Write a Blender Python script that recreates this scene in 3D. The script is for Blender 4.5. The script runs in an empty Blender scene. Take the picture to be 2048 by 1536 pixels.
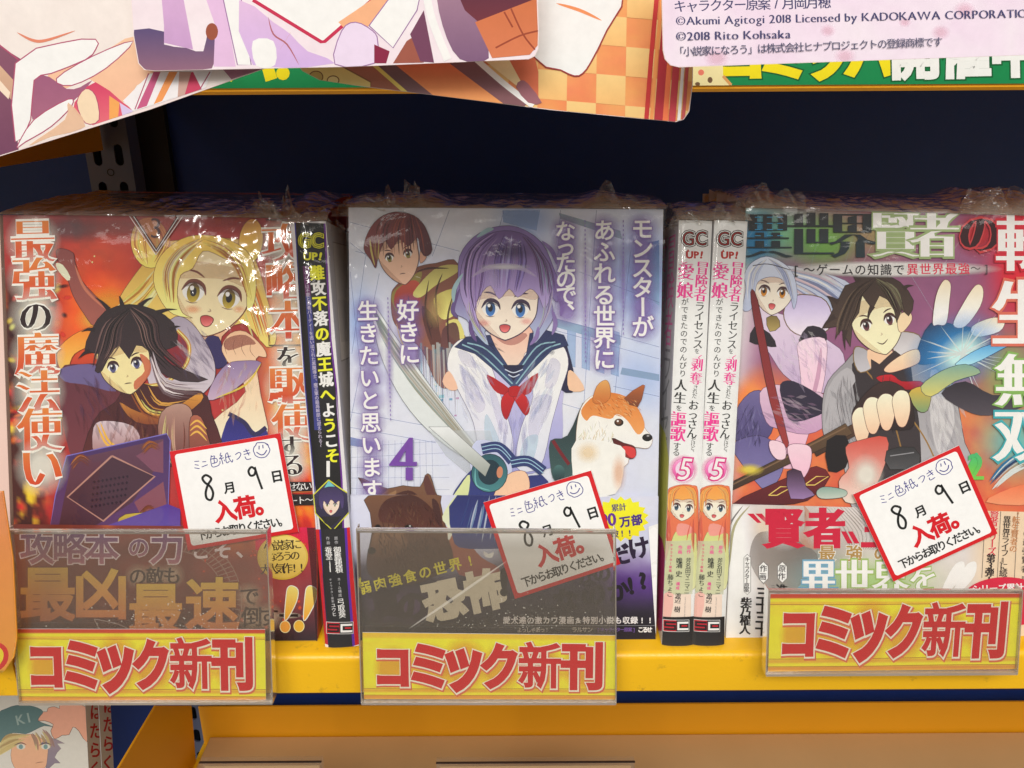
import bpy, math, random
import numpy as np
from mathutils import Vector, Matrix
from mathutils.geometry import tessellate_polygon
random.seed(7)
R = math.radians
scene = bpy.context.scene
COL = scene.collection
PI = math.pi

# ------------------------------------------------------------ camera
CAM_P = Vector((0.0, -0.295, 0.223))
FPX = 1650.0
cam_data = bpy.data.cameras.new('camera'); cam = bpy.data.objects.new('camera', cam_data); COL.objects.link(cam)
cam_data.sensor_width = 36; cam_data.lens = FPX / 2048 * 36
cam_data.clip_start = 0.01; cam_data.clip_end = 50
CAM_M = (Matrix.Rotation(R(90 - 20.0), 3, 'X') @ Matrix.Rotation(R(-0.35), 3, 'Z'))
cam.matrix_world = Matrix.Translation(CAM_P) @ CAM_M.to_4x4()
scene.camera = cam

# ------------------------------------------------------------ light: shop ceiling lamps, dim room around
world = bpy.data.worlds.new('World'); scene.world = world; world.use_nodes = True
bgn = world.node_tree.nodes['Background']
bgn.inputs[0].default_value = (1.0, 0.93, 0.84, 1); bgn.inputs[1].default_value = 0.27
def area(name, loc, target, sx, sy, power, col=(1, 0.96, 0.9)):
    d = bpy.data.lights.new(name, 'AREA'); d.shape = 'RECTANGLE'; d.size = sx; d.size_y = sy; d.energy = power; d.color = col
    o = bpy.data.objects.new(name, d); COL.objects.link(o); o.location = loc
    o.rotation_euler = (Vector(target) - Vector(loc)).to_track_quat('-Z', 'Y').to_euler()
    return o
area('ceiling_lamp', (-0.2, -1.9, 1.75), (0, 0, 0.05), 2.4, 0.5, 49)
area('ceiling_lamp', (0.2, -3.3, 2.12), (0, 0, 0.1), 5.0, 0.6, 24)
area('ceiling_lamp', (0.3, -0.85, 1.35), (0, 0, 0.05), 1.6, 0.35, 6)
def mirror_point(px, py, dist):                         # where a lamp hangs whose reflection the camera meets on the sloping covers
    n = Vector((0, -math.cos(R(15.6)), math.sin(R(15.6)))); d = ray(px, py)
    p = CAM_P + d * ((Vector((0, 0, 0)) - CAM_P).dot(n) / d.dot(n)); return p + (d - 2*d.dot(n)*n) * dist
scene.view_settings.view_transform = 'Standard'
scene.view_settings.look = 'None'
scene.view_settings.exposure = 0.0
scene.view_settings.gamma = 1.0
scene.cycles.transparent_max_bounces = 48
scene.cycles.max_bounces = 8

# ------------------------------------------------------------ small helpers
def lin(c):
    return tuple(((x / 255) / 12.92 if x / 255 <= 0.04045 else ((x / 255 + 0.055) / 1.055) ** 2.4) for x in c)
GAIN = 1.12
def alb(c):
    return tuple(min(0.88, v * GAIN) for v in lin(c))
def ray(px, py):
    v = CAM_M @ Vector(((px - 1024) / FPX, -(py - 768) / FPX, -1.0))
    return v.normalized()
def hit(px, py, P, N):                                  # point of a real plane seen at a photo pixel
    d = ray(px, py)
    return CAM_P + d * ((P - CAM_P).dot(N) / d.dot(N))

def mesh_obj(name, verts, faces, mat=None, parent=None, smooth=False):
    me = bpy.data.meshes.new(name); me.from_pydata([tuple(v) for v in verts], [], faces); me.update()
    o = bpy.data.objects.new(name, me); COL.objects.link(o)
    if mat: me.materials.append(mat)
    if parent: o.parent = parent
    if smooth: me.polygons.foreach_set('use_smooth', [True] * len(me.polygons))
    return o
def thing(name, label, cat, mat4=None, group=None):
    o = bpy.data.objects.new(name, None); COL.objects.link(o); o.empty_display_size = 0.01
    if mat4 is not None: o.matrix_world = mat4
    o['label'] = label; o['category'] = cat
    if group: o['group'] = group
    return o
def tag(o, label, cat, group=None):
    o['label'] = label; o['category'] = cat
    if group: o['group'] = group
    return o
def boxes(lst):                                         # list of (x0,x1,y0,y1,z0,z1)
    V, F = [], []
    for (x0, x1, y0, y1, z0, z1) in lst:
        b = len(V)
        V += [(x0, y0, z0), (x1, y0, z0), (x1, y1, z0), (x0, y1, z0), (x0, y0, z1), (x1, y0, z1), (x1, y1, z1), (x0, y1, z1)]
        F += [(b, b+3, b+2, b+1), (b+4, b+5, b+6, b+7), (b, b+1, b+5, b+4), (b+1, b+2, b+6, b+5), (b+2, b+3, b+7, b+6), (b+3, b, b+4, b+7)]
    return V, F
def bevel(o, w, seg=2):
    m = o.modifiers.new('bevel', 'BEVEL'); m.width = w; m.segments = seg; m.limit_method = 'ANGLE'; m.angle_limit = R(40)
    o.data.polygons.foreach_set('use_smooth', [True] * len(o.data.polygons))
    try:
        m2 = o.modifiers.new('wn', 'WEIGHTED_NORMAL'); m2.keep_sharp = True
    except Exception: pass
    return o
def box(name, dims, mat, parent=None, bv=0.0):
    V, F = boxes([dims]); o = mesh_obj(name, V, F, mat, parent)
    if bv: bevel(o, bv)
    return o

area('spot_lamp', mirror_point(545, 485, 4.0), (-0.1, 0, 0.1), 0.16, 0.26, 6.0)
# ------------------------------------------------------------ materials
def newmat(name):
    m = bpy.data.materials.new(name); m.use_nodes = True
    nt = m.node_tree; return m, nt, nt.nodes['Principled BSDF']
def setin(b, **kw):
    for k, v in kw.items():
        k = k.replace('_', ' ')
        if k in b.inputs: b.inputs[k].default_value = v
def paint(name, col, rough=0.4, var=0.06, scale=40, bump=0.0, bscale=600, spec=0.5, stain=None, coat=0.0):
    m, nt, b = newmat(name); N = nt.nodes; L = nt.links
    c = alb(col)
    tc = N.new('ShaderNodeTexCoord')
    no = N.new('ShaderNodeTexNoise'); no.inputs['Scale'].default_value = scale; no.inputs['Detail'].default_value = 5
    L.new(tc.outputs['Object'], no.inputs['Vector'])
    mx = N.new('ShaderNodeMix'); mx.data_type = 'RGBA'
    mx.inputs[6].default_value = tuple(x * (1 - var) for x in c) + (1,)
    mx.inputs[7].default_value = tuple(min(1, x * (1 + var)) for x in c) + (1,)
    L.new(no.outputs['Fac'], mx.inputs[0]); out = mx.outputs[2]
    if stain:
        n2 = N.new('ShaderNodeTexNoise'); n2.inputs['Scale'].default_value = 130; n2.inputs['Detail'].default_value = 7; n2.inputs['Roughness'].default_value = .7
        L.new(tc.outputs['Object'], n2.inputs['Vector'])
        rp = N.new('ShaderNodeValToRGB'); rp.color_ramp.elements[0].position = .60; rp.color_ramp.elements[1].position = .74
        rp.color_ramp.elements[1].color = (.55, .55, .55, 1)
        L.new(n2.outputs['Fac'], rp.inputs[0])
        m3 = N.new('ShaderNodeMix'); m3.data_type = 'RGBA'; L.new(rp.outputs[0], m3.inputs[0]); L.new(out, m3.inputs[6])
        m3.inputs[7].default_value = alb(stain) + (1,); out = m3.outputs[2]
    L.new(out, b.inputs['Base Color'])
    rr = N.new('ShaderNodeMapRange'); rr.inputs['To Min'].default_value = rough * .8; rr.inputs['To Max'].default_value = rough * 1.25
    L.new(no.outputs['Fac'], rr.inputs['Value']); L.new(rr.outputs[0], b.inputs['Roughness'])
    setin(b, Specular_IOR_Level=spec, Coat_Weight=coat)
    if bump:
        n3 = N.new('ShaderNodeTexNoise'); n3.inputs['Scale'].default_value = bscale; n3.inputs['Detail'].default_value = 4
        L.new(tc.outputs['Object'], n3.inputs['Vector'])
        bp = N.new('ShaderNodeBump'); bp.inputs['Strength'].default_value = bump; bp.inputs['Distance'].default_value = 0.0004
        L.new(n3.outputs['Fac'], bp.inputs['Height']); L.new(bp.outputs[0], b.inputs['Normal'])
    return m
def print_mat(name, rough, alpha):
    m, nt, b = newmat(name); N = nt.nodes; L = nt.links
    at = N.new('ShaderNodeAttribute'); at.attribute_name = 'Col'
    tc = N.new('ShaderNodeTexCoord')
    no = N.new('ShaderNodeTexNoise'); no.inputs['Scale'].default_value = 260; no.inputs['Detail'].default_value = 6; no.inputs['Roughness'].default_value = .65
    L.new(tc.outputs['Object'], no.inputs['Vector'])
    mr = N.new('ShaderNodeMapRange'); mr.inputs['To Min'].default_value = 0.90; mr.inputs['To Max'].default_value = 1.08
    L.new(no.outputs['Fac'], mr.inputs['Value'])
    mu = N.new('ShaderNodeVectorMath'); mu.operation = 'SCALE'; L.new(at.outputs['Color'], mu.inputs[0]); L.new(mr.outputs[0], mu.inputs['Scale'])
    L.new(mu.outputs[0], b.inputs['Base Color'])
    setin(b, Roughness=rough, Specular_IOR_Level=0.25)
    if alpha: L.new(at.outputs['Alpha'], b.inputs['Alpha'])
    return m
M_PR = print_mat('printed_paper', 0.42, False); M_PRA = print_mat('printed_ink', 0.42, True)

def film_mat(name, tint, haze, gloss, rough, wr_scale, wr_str, haze_col=(.75, .7, .62), crease=0):
    m = bpy.data.materials.new(name); m.use_nodes = True; nt = m.node_tree; N = nt.nodes; L = nt.links
    N.remove(N['Principled BSDF']); out = N['Material Output']
    tr = N.new('ShaderNodeBsdfTransparent'); tr.inputs[0].default_value = tuple(tint) + (1,)
    df = N.new('ShaderNodeBsdfDiffuse'); df.inputs[0].default_value = tuple(haze_col) + (1,)
    gl = N.new('ShaderNodeBsdfGlossy'); gl.inputs['Roughness'].default_value = rough; gl.inputs[0].default_value = (1, 1, 1, 1)
    tc = N.new('ShaderNodeTexCoord')
    no = N.new('ShaderNodeTexNoise'); no.inputs['Scale'].default_value = wr_scale; no.inputs['Detail'].default_value = 3; no.inputs['Distortion'].default_value = 1.2
    L.new(tc.outputs['Object'], no.inputs['Vector'])
    bp = N.new('ShaderNodeBump'); bp.inputs['Strength'].default_value = wr_str; bp.inputs['Distance'].default_value = 0.001
    if crease:
        mp = N.new('ShaderNodeMapping'); mp.inputs['Scale'].default_value = (1, 1, 3.2); mp.inputs['Rotation'].default_value = (0.2, 0.5, 0.3)
        L.new(tc.outputs['Object'], mp.inputs[0])
        vo = N.new('ShaderNodeTexVoronoi'); vo.feature = 'DISTANCE_TO_EDGE'; vo.inputs['Scale'].default_value = crease
        L.new(mp.outputs[0], vo.inputs['Vector'])
        ad = N.new('ShaderNodeMath'); ad.operation = 'ADD'; L.new(no.outputs['Fac'], ad.inputs[0])
        ml = N.new('ShaderNodeMath'); ml.operation = 'MULTIPLY'; ml.inputs[1].default_value = 1.6; L.new(vo.outputs['Distance'], ml.inputs[0])
        L.new(ml.outputs[0], ad.inputs[1]); L.new(ad.outputs[0], bp.inputs['Height'])
    else:
        L.new(no.outputs['Fac'], bp.inputs['Height'])
    L.new(bp.outputs[0], gl.inputs['Normal'])
    m1 = N.new('ShaderNodeMixShader'); m1.inputs[0].default_value = haze
    if haze:
        n2 = N.new('ShaderNodeTexNoise'); n2.inputs['Scale'].default_value = 30; n2.inputs['Detail'].default_value = 6
        L.new(tc.outputs['Object'], n2.inputs['Vector'])
        mr = N.new('ShaderNodeMapRange'); mr.inputs['To Min'].default_value = haze * .75; mr.inputs['To Max'].default_value = haze * 1.25
        L.new(n2.outputs['Fac'], mr.inputs['Value']); L.new(mr.outputs[0], m1.inputs[0])
    L.new(tr.outputs[0], m1.inputs[1]); L.new(df.outputs[0], m1.inputs[2])
    lw = N.new('ShaderNodeLayerWeight'); lw.inputs['Blend'].default_value = 0.5; L.new(bp.outputs[0], lw.inputs['Normal'])
    pw = N.new('ShaderNodeMath'); pw.operation = 'POWER'; pw.inputs[1].default_value = 5; L.new(lw.outputs['Facing'], pw.inputs[0])
    ma = N.new('ShaderNodeMath'); ma.operation = 'MULTIPLY_ADD'; ma.inputs[1].default_value = .96; ma.inputs[2].default_value = .04; L.new(pw.outputs[0], ma.inputs[0])
    fm = N.new('ShaderNodeMath'); fm.operation = 'MULTIPLY'; fm.inputs[1].default_value = gloss; fm.use_clamp = True; L.new(ma.outputs[0], fm.inputs[0])
    m2 = N.new('ShaderNodeMixShader'); L.new(fm.outputs[0], m2.inputs[0]); L.new(m1.outputs[0], m2.inputs[1]); L.new(gl.outputs[0], m2.inputs[2])
    L.new(m2.outputs[0], out.inputs[0])
    return m
M_FILM = film_mat('shrink_film', (.98, .98, .97), 0.008, 1.05, 0.08, 55, .42)
M_CRINK = film_mat('crumpled_film', (.93, .92, .90), 0.15, 1.6, 0.16, 150, .45, (.92, .90, .85), crease=90)
M_TUFT = film_mat('torn_film', (.97, .97, .96), 0.075, 2.6, 0.10, 260, .5, (.85, .82, .76), crease=200)
M_ACRYL = film_mat('clear_acrylic', (.91, .895, .865), 0.045, 1.2, 0.03, 8, .02, (.62, .55, .45))  # brown haze: dusty plastic plus a veiling reflection put into its colour
M_ACRYL2 = film_mat('clean_acrylic', (.97, .97, .97), 0.02, 1.3, 0.03, 8, .02)
M_EDGE = film_mat('acrylic_edge', (.62, .58, .52), 0.35, 3.0, 0.12, 60, .2, (.75, .68, .6))

M_YEL = paint('yellow_enamel', (240, 178, 22), .32, .05, 30, .25, 900, stain=(120, 96, 40))
M_ORG = paint('orange_enamel', (226, 158, 24), .38, .06, 14, .2, 900)
M_NAVY = paint('navy_panel', (32, 60, 136), .5, .12, 60, .3, 700, spec=.3)
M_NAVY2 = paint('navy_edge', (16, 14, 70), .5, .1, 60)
M_STEEL = paint('grey_steel', (88, 96, 124), .42, .08, 60, .15, 600)
M_BLACK = paint('black_gap', (14, 12, 16), .6, .1, 60)
M_PAGES = paint('page_edges', (222, 204, 172), .8, .16, 300, .4, 2400)
M_WHITE = paint('white_paper', (224, 224, 226), .45, .02, 60)
M_BEIGE = paint('beige_board', (196, 160, 112), .6, .07, 18, .2, 500)
M_REDC = paint('red_jacket', (150, 52, 42), .4, .2, 90)
M_LAVC = paint('pale_jacket', (206, 200, 214), .4, .06, 60)
M_PINKC = paint('pink_jacket', (214, 186, 176), .4, .10, 30)

# ------------------------------------------------------------ printed artwork: vector shapes with colours per vertex
GL = {}
_tc = bpy.data.curves.new('glyph', 'FONT'); _tc.resolution_u = 3
_to = bpy.data.objects.new('glyph', _tc); COL.objects.link(_to)
def glyph(ch):
    if ch in GL: return GL[ch]
    _tc.body = ch; me = _to.to_mesh(); me.calc_loop_triangles()
    key = {}; V = []; idx = []
    for v in me.vertices:
        k = (round(v.co.x, 4), round(v.co.y, 4))
        if k not in key: key[k] = len(V); V.append(k)
        idx.append(key[k])
    T = []
    for t in me.loop_triangles:
        a, b, c = (idx[i] for i in t.vertices)
        if a == b or b == c or a == c: continue
        ar = (V[b][0]-V[a][0])*(V[c][1]-V[a][1]) - (V[b][1]-V[a][1])*(V[c][0]-V[a][0])
        if abs(ar) < 1e-9: continue
        T.append((a, b, c) if ar > 0 else (a, c, b))
    _to.to_mesh_clear()
    V = np.array(V) if V else np.zeros((0, 2))
    E = {}
    for a, b, c in T:
        for e in ((a, b), (b, c), (c, a)): E[e] = E.get(e, 0) + 1
    nn = [[] for _ in V]
    for (a, b) in E:
        if (b, a) in E: continue
        d = V[b] - V[a]; l = np.hypot(*d)
        if l < 1e-9: continue
        n = np.array((d[1], -d[0])) / l; nn[a].append(n); nn[b].append(n)
    NO = np.zeros_like(V)
    for i, ns in enumerate(nn):
        if ns:
            s = sum(ns); l = np.hypot(*s)
            if l > 1e-6:
                s = s / l; c = max(.55, float(s @ ns[0])); NO[i] = s / c
    GL[ch] = (V, np.array(T, dtype=int).reshape(-1, 3), NO)
    return GL[ch]

def catmull(P, closed=True, n=6):
    P = [np.array(p, float) for p in P]; m = len(P); out = []
    rng = range(m) if closed else range(m - 1)
    for i in rng:
        if closed: p0, p1, p2, p3 = P[i-1], P[i], P[(i+1) % m], P[(i+2) % m]
        else: p0, p1, p2, p3 = P[max(i-1, 0)], P[i], P[i+1], P[min(i+2, m-1)]
        for k in range(n):
            t = k / n
            out.append(.5*((2*p1)+(-p0+p2)*t+(2*p0-5*p1+4*p2-p3)*t*t+(-p0+3*p1-3*p2+p3)*t**3))
    if not closed: out.append(P[-1])
    return out

def vnoise(x, y, seed=0):
    xi = np.floor(x).astype(int); yi = np.floor(y).astype(int); fx = x - xi; fy = y - yi
    def h(a, b):
        n = (a * 374761393 + b * 668265263 + seed * 974711) & 0x7fffffff
        n = ((n ^ (n >> 13)) * 1274126177) & 0x7fffffff
        return ((n ^ (n >> 16)) & 0xffff) / 65535.0
    sx = fx*fx*(3-2*fx); sy = fy*fy*(3-2*fy)
    return (h(xi, yi)*(1-sx)+h(xi+1, yi)*sx)*(1-sy)+(h(xi, yi+1)*(1-sx)+h(xi+1, yi+1)*sx)*sy
def fbm(x, y, seed=0, o=4):
    s = 0; a = .5
    for k in range(o):
        s = s + a * vnoise(x * 2**k, y * 2**k, seed + k * 17); a *= .5
    return s / (1 - .5**o)

class Face:
    """a real flat (or slightly rounded) rectangle: origin O, right X, up U, normal Nn, size w x h; curve = bow of the surface"""
    def __init__(s, O, X, U, w, h, curve=0.0):
        s.O, s.X, s.U = Vector(O), Vector(X).normalized(), Vector(U).normalized()
        s.N = s.X.cross(s.U).normalized(); s.w, s.h, s.curve = w, h, curve
    def uv(s, px, py):
        p = hit(px, py, s.O, s.N) - s.O
        return p.dot(s.X), p.dot(s.U)
    def mat4(s):                                        # local x = right, y = into the thing, z = up
        m = Matrix((s.X, -s.N, s.U)).transposed().to_4x4(); m.translation = s.O; return m
    def bow(s, u):
        g = lambda t: s.curve * abs(max(-1, min(1, (t - .5) * 2))) ** 3
        q = max(0, min(1, u / s.w)) * 11; k = min(10, int(q))
        return g(k/11) * (1 - (q - k)) + g((k+1)/11) * (q - k)
def face_px(bl, tl, br, base, lean, w=None, h=None, curve=0.0):
    N = Vector((0, -math.cos(R(lean)), math.sin(R(lean)))); P = Vector(base)
    a, b, c = hit(*bl, P, N), hit(*tl, P, N), hit(*br, P, N)
    U = (b - a).normalized(); X = U.cross(N).normalized()
    return Face(a, X, U, w or (c - a).dot(X), h or (b - a).length, curve)

STEP = 3e-6
class Art:
    def __init__(s, face, off=5e-5, clip=None, frame=None, inset=0.0):
        s.f = face; s.k = 0; s.off = off
        s.clip = clip or (inset, inset, face.w - inset, face.h - inset)
        x0, y0, x1, y1 = s.clip; s.planes = [(1, 0, -x0), (-1, 0, x1), (0, 1, -y0), (0, -1, y1)]
        s.fr = frame or (lambda x, y: (x, y)); s.V = []; s.C = []; s.F = []; s.A = []; s.dk = 1.0
    def frame(s, fx): s.fr = fx
    def convex(s, P):                                   # keep only what lies inside this convex outline (photo pixels)
        Q = [s.f.uv(*p) for p in P]; n = len(Q)
        ar = sum(Q[i][0]*Q[(i+1) % n][1]-Q[(i+1) % n][0]*Q[i][1] for i in range(n)); sg = 1 if ar > 0 else -1
        s.planes = []
        for i in range(n):
            (ax, ay), (bx, by) = Q[i], Q[(i+1) % n]; a, b = -(by-ay)*sg, (bx-ax)*sg; l = math.hypot(a, b)
            if l > 1e-9: s.planes.append((a/l, b/l, -(a*ax+b*ay)/l))
    def at(s, ox, oy, sc=700/2048): s.fr = lambda x, y: (ox + x*sc, oy + y*sc)
    def _add(s, P, T, C, jit=0.0):                      # P in frame coordinates, C rgba (srgb 0-255, alpha 0-1) per vertex
        s.k += s.dk; d = s.off + s.k * STEP
        uv = [s.f.uv(*s.fr(*p)) for p in P]
        cols = []
        for c in C:
            a = c[3] if len(c) > 3 else 1.0
            cols.append(alb(c[:3]) + (a,))
        semi = any(c[3] < .999 for c in cols)
        ins = [all(a*u+b*v+c0 >= 0 for a, b, c0 in s.planes) for u, v in uv]
        base = {}
        def put(u, v, c):
            s.V.append((u, -(d + random.random()*jit) + s.f.bow(u), v)); s.C.append(c); return len(s.V) - 1
        for t in T:
            us = [uv[i][0] for i in t]; wide = s.f.curve and max(us)-min(us) > s.f.w*.06
            if all(ins[i] for i in t) and not wide:
                f = []
                for i in t:
                    if i not in base: base[i] = put(*uv[i], cols[i])
                    f.append(base[i])
                s.F.append(tuple(f)); s.A.append(semi); continue
            poly = [(uv[i][0], uv[i][1]) + cols[i] for i in t]
            for pa, pb, pc in s.planes:
                out = []
                for i in range(len(poly)):
                    a, b = poly[i-1], poly[i]; da, db = pa*a[0]+pb*a[1]+pc, pa*b[0]+pb*b[1]+pc
                    if (da >= 0) != (db >= 0):
                        q = da/(da-db); out.append(tuple(x+(y-x)*q for x, y in zip(a, b)))
                    if db >= 0: out.append(b)
                poly = out
                if not poly: break
            parts = [poly]
            if wide and len(poly) >= 3:                 # follow the rounded spine: cut into narrow vertical bands
                parts = []
                for k in range(11):
                    q = poly
                    for lim, sg in ((s.f.w*k/11, 1), (s.f.w*(k+1)/11, -1)):
                        if (k == 0 and sg == 1) or (k == 10 and sg == -1): continue
                        out = []
                        for i in range(len(q)):
                            a, b = q[i-1], q[i]; da, db = (a[0]-lim)*sg, (b[0]-lim)*sg
                            if (da >= 0) != (db >= 0):
                                r = da/(da-db); out.append(tuple(x+(y-x)*r for x, y in zip(a, b)))
                            if db >= 0: out.append(b)
                        q = out
                        if not q: break
                    parts.append(q)
            for poly in parts:
                if len(poly) < 3: continue
                ids = [put(p[0], p[1], p[2:]) for p in poly]
                for i in range(1, len(ids)-1): s.F.append((ids[0], ids[i], ids[i+1])); s.A.append(semi)
    def grid(s, x0, y0, x1, y1, nx, ny, fn):
        X, Y = np.meshgrid(np.linspace(x0, x1, nx), np.linspace(y0, y1, ny))
        c = fn(X, Y); c = np.stack([np.broadcast_to(q, X.shape) for q in c], -1).reshape(-1, len(c))
        c[:, :3] = np.clip(c[:, :3], 0, 255)
        P = list(zip(X.ravel(), Y.ravel())); T = []
        for j in range(ny-1):
            for i in range(nx-1):
                a = j*nx+i; T += [(a, a+1, a+nx+1), (a, a+nx+1, a+nx)]
        s._add(P, T, [tuple(q) for q in c])
    def poly(s, P, c, sm=0, c2=None, ax=None, a=1.0, line=None, lw=1.0):
        """filled outline; c2 with ax=(x0,y0,x1,y1) gives an ink gradient"""
        if sm: P = catmull(P, True, sm)
        P = [tuple(map(float, p)) for p in P]
        T = [t for t in tessellate_polygon([[Vector((p[0], p[1], 0)) for p in P]])]
        if c2 is not None:
            if ax is None:
                ys = [p[1] for p in P]; ax = (0, min(ys), 0, max(ys))
            dx, dy = ax[2]-ax[0], ax[3]-ax[1]; q = dx*dx+dy*dy
            C = []
            for p in P:
                t = min(1, max(0, ((p[0]-ax[0])*dx+(p[1]-ax[1])*dy)/q))
                C.append(tuple(u+(v-u)*t for u, v in zip(c[:3], c2[:3])) + (a,))
        else: C = [tuple(c[:3]) + (a,)] * len(P)
        s._add(P, T, C)
        if line: s.stroke(P + [P[0]], lw, line, 0, 0)
    def stroke(s, P, w, c, sm=5, taper=1, a=1.0, c2=None):
        if sm and len(P) > 2: P = catmull(P, False, sm)
        P = [np.array(p, float) for p in P]; n = len(P); V = []; C = []
        for i, p in enumerate(P):
            d = P[min(i+1, n-1)] - P[max(i-1, 0)]; l = np.hypot(*d) or 1; nr = np.array((-d[1], d[0]))/l
            t = i/(n-1)
            ww = w*.5
            if taper == 1: ww *= max(.08, math.sin(PI*min(1, max(0, t)))**.7)
            elif taper == 2: ww *= max(.05, 1-t)
            elif taper == 3: ww *= max(.05, t)
            V += [tuple(p+nr*ww), tuple(p-nr*ww)]
            cc = c if c2 is None else tuple(u+(v-u)*t for u, v in zip(c, c2))
            C += [tuple(cc[:3]) + (a,)]*2
        T = []
        for i in range(n-1): T += [(2*i, 2*i+1, 2*i+3), (2*i, 2*i+3, 2*i+2)]
        s._add(V, T, C)
    def bars(s, P, w, c):                               # square-cornered strokes
        for (x0, y0), (x1, y1) in zip(P, P[1:]):
            l = math.hypot(x1-x0, y1-y0) or 1; e = w/2/l; dx, dy = (x1-x0)*e, (y1-y0)*e
            s.stroke([(x0-dx, y0-dy), (x1+dx, y1+dy)], w, c, 0, 0)
    def oval(s, cx, cy, rx, ry, c, rot=0, a=1.0, c2=None, n=22, line=None, lw=1):
        q = R(rot); P = []
        for i in range(n):
            t = 2*PI*i/n; x, y = rx*math.cos(t), ry*math.sin(t)
            P.append((cx+x*math.cos(q)-y*math.sin(q), cy+x*math.sin(q)+y*math.cos(q)))
        s.poly(P, c, 0, c2, None, a, line, lw)
    def glow(s, cx, cy, rx, ry, c, a=.6, rot=0, n=20, core=.3):
        q = R(rot); P = [(cx, cy)]; C = [tuple(c)+(a,)]; T = []
        rings = ((core, a), ((1+core)/2, a*.42), (1.0, 0.0))
        for r, al in rings:
            for i in range(n):
                t = 2*PI*i/n; x, y = r*rx*math.cos(t), r*ry*math.sin(t)
                P.append((cx+x*math.cos(q)-y*math.sin(q), cy+x*math.sin(q)+y*math.cos(q))); C.append(tuple(c)+(al,))
        for i in range(n):
            j = (i+1) % n; T.append((0, 1+i, 1+j))
            for k in range(2):
                b = 1+k*n; T += [(b+i, b+n+i, b+n+j), (b+i, b+n+j, b+j)]
        s._add(P, T, C)
    def locks(s, A, B, n, w, cols, jit=2, taper=1, a=1.0):
        A = catmull(A, False, 4); B = catmull(B, False, 4); m = min(len(A), len(B)); s.dk = 2.0/n
        for i in range(n):
            t = random.random(); o = np.array((random.uniform(-jit, jit), random.uniform(-jit, jit)))
            P = [A[k]*(1-t)+B[k]*t+o*(k/m) for k in range(m)]
            k0 = random.randint(0, m//4); k1 = m - random.randint(0, m//4)
            s.stroke(P[k0:k1], w*random.uniform(.2, 1.25), random.choice(cols), 0, taper, a*random.uniform(.45, .95))
        s.dk = 1.0
    def fur(s, cx, cy, rx, ry, n, ln, w, cols, ang=90, spread=25, a=.8):
        s.dk = 2.0/n
        for i in range(n):
            q = random.uniform(0, 2*PI); r = math.sqrt(random.random()); x, y = cx+rx*r*math.cos(q), cy+ry*r*math.sin(q)
            g = R(ang+random.uniform(-spread, spread)); l = ln*random.uniform(.5, 1.3)
            s.stroke([(x, y), (x+l*.5*math.cos(g)+1, y+l*.5*math.sin(g)), (x+l*math.cos(g), y+l*math.sin(g))], w*random.uniform(.5, 1.3), random.choice(cols), 0, 1, a)
        s.dk = 1.0
    def top(s): return s.off + s.k*STEP + 1.5e-5
    def char(s, ch, x, y, sx, sy, c, bx=0.0, by=0.0, rot=0, c2=None, a=1.0, skew=0.0, smp=0):
        """one character with its em-box centred on x, y; bx/by fatten (or thin) the strokes across x and y"""
        V, T, NO = glyph(ch)
        if not len(T): return
        Q = V + NO * np.array((bx, by)); q = R(rot)
        wide = ord(ch) > 0x2000
        cx, cy = (.5, .38) if wide else ((V[:, 0].min()+V[:, 0].max())/2, .36)
        P = []; C = []
        for gx, gy in Q:
            lx, ly = (gx-cx)*sx, -(gy-cy)*sy; lx += -ly*skew
            P.append((x+lx*math.cos(q)-ly*math.sin(q), y+lx*math.sin(q)+ly*math.cos(q)))
            if c2 is None: C.append(tuple(c[:3]) + (a,))
            else:
                t = min(1, max(0, 1-(gy+.08)/.92)); C.append(tuple(u+(v-u)*t for u, v in zip(c, c2))+(a,))
        s._add(P, [tuple(t) for t in T], C, 1e-6)
    def text(s, st, x0, y0, x1, y1, sx, c, sy=None, bx=0.0, by=0.0, halo=None, hw=.05, glow=None, gr=.75, ga=.5, c2=None, rot=None, skew=0, yc=None):
        """characters spaced evenly from (x0,y0) to (x1,y1); halo = solid rim, glow = soft light behind"""
        sy = sy or sx; n = len(st); pts = []
        small = 'っょャュョァィゥッ、。'
        for i in range(n):
            t = i/(n-1) if n > 1 else 0; pts.append((x0+(x1-x0)*t, y0+(y1-y0)*t))
        vert = abs(y1-y0) > abs(x1-x0)
        if rot is None: rot = 0 if n < 2 else (-math.degrees(math.atan2(x1-x0, y1-y0)) if vert else math.degrees(math.atan2(y1-y0, x1-x0)))
        if glow:
            for ch, (x, y) in zip(st, pts):
                if ch != ' ': s.glow(x, y, sx*gr, sy*gr, glow, ga)
        def one(ch, x, y, cc, b1, b2, cc2=None):
            r = rot
            if vert and ch in 'ー〜~「」[]()（）…—': r = rot+90
            if vert and ch in '、。': x += sx*.5; y -= sy*.5
            if ch == 'ー' and vert:
                s.char(ch, x, y, -sx, sy, cc, b2, b1, r, cc2) if False else s.char(ch, x, y, sx, sy, cc, b2, b1, r, cc2)
            else: s.char(ch, x, y, sx, sy, cc, b1, b2, r, cc2, skew=skew)
        if halo:
            for ch, (x, y) in zip(st, pts):
                if ch != ' ': one(ch, x, y, halo, bx+hw, max(by, 0)+hw)
        for i, (ch, (x, y)) in enumerate(zip(st, pts)):
            if ch != ' ':
                cc = yc(i) if yc else c
                one(ch, x, y, cc, bx, by, c2)
    def build(s, name, parent=None):
        o = mesh_obj(name, s.V, s.F, None, parent); me = o.data
        me.materials.append(M_PR); me.materials.append(M_PRA)
        me.polygons.foreach_set('material_index', [1 if q else 0 for q in s.A])
        at = me.color_attributes.new('Col', 'FLOAT_COLOR', 'POINT')
        at.data.foreach_set('color', np.array(s.C, dtype=np.float32).ravel())
        return o
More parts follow.
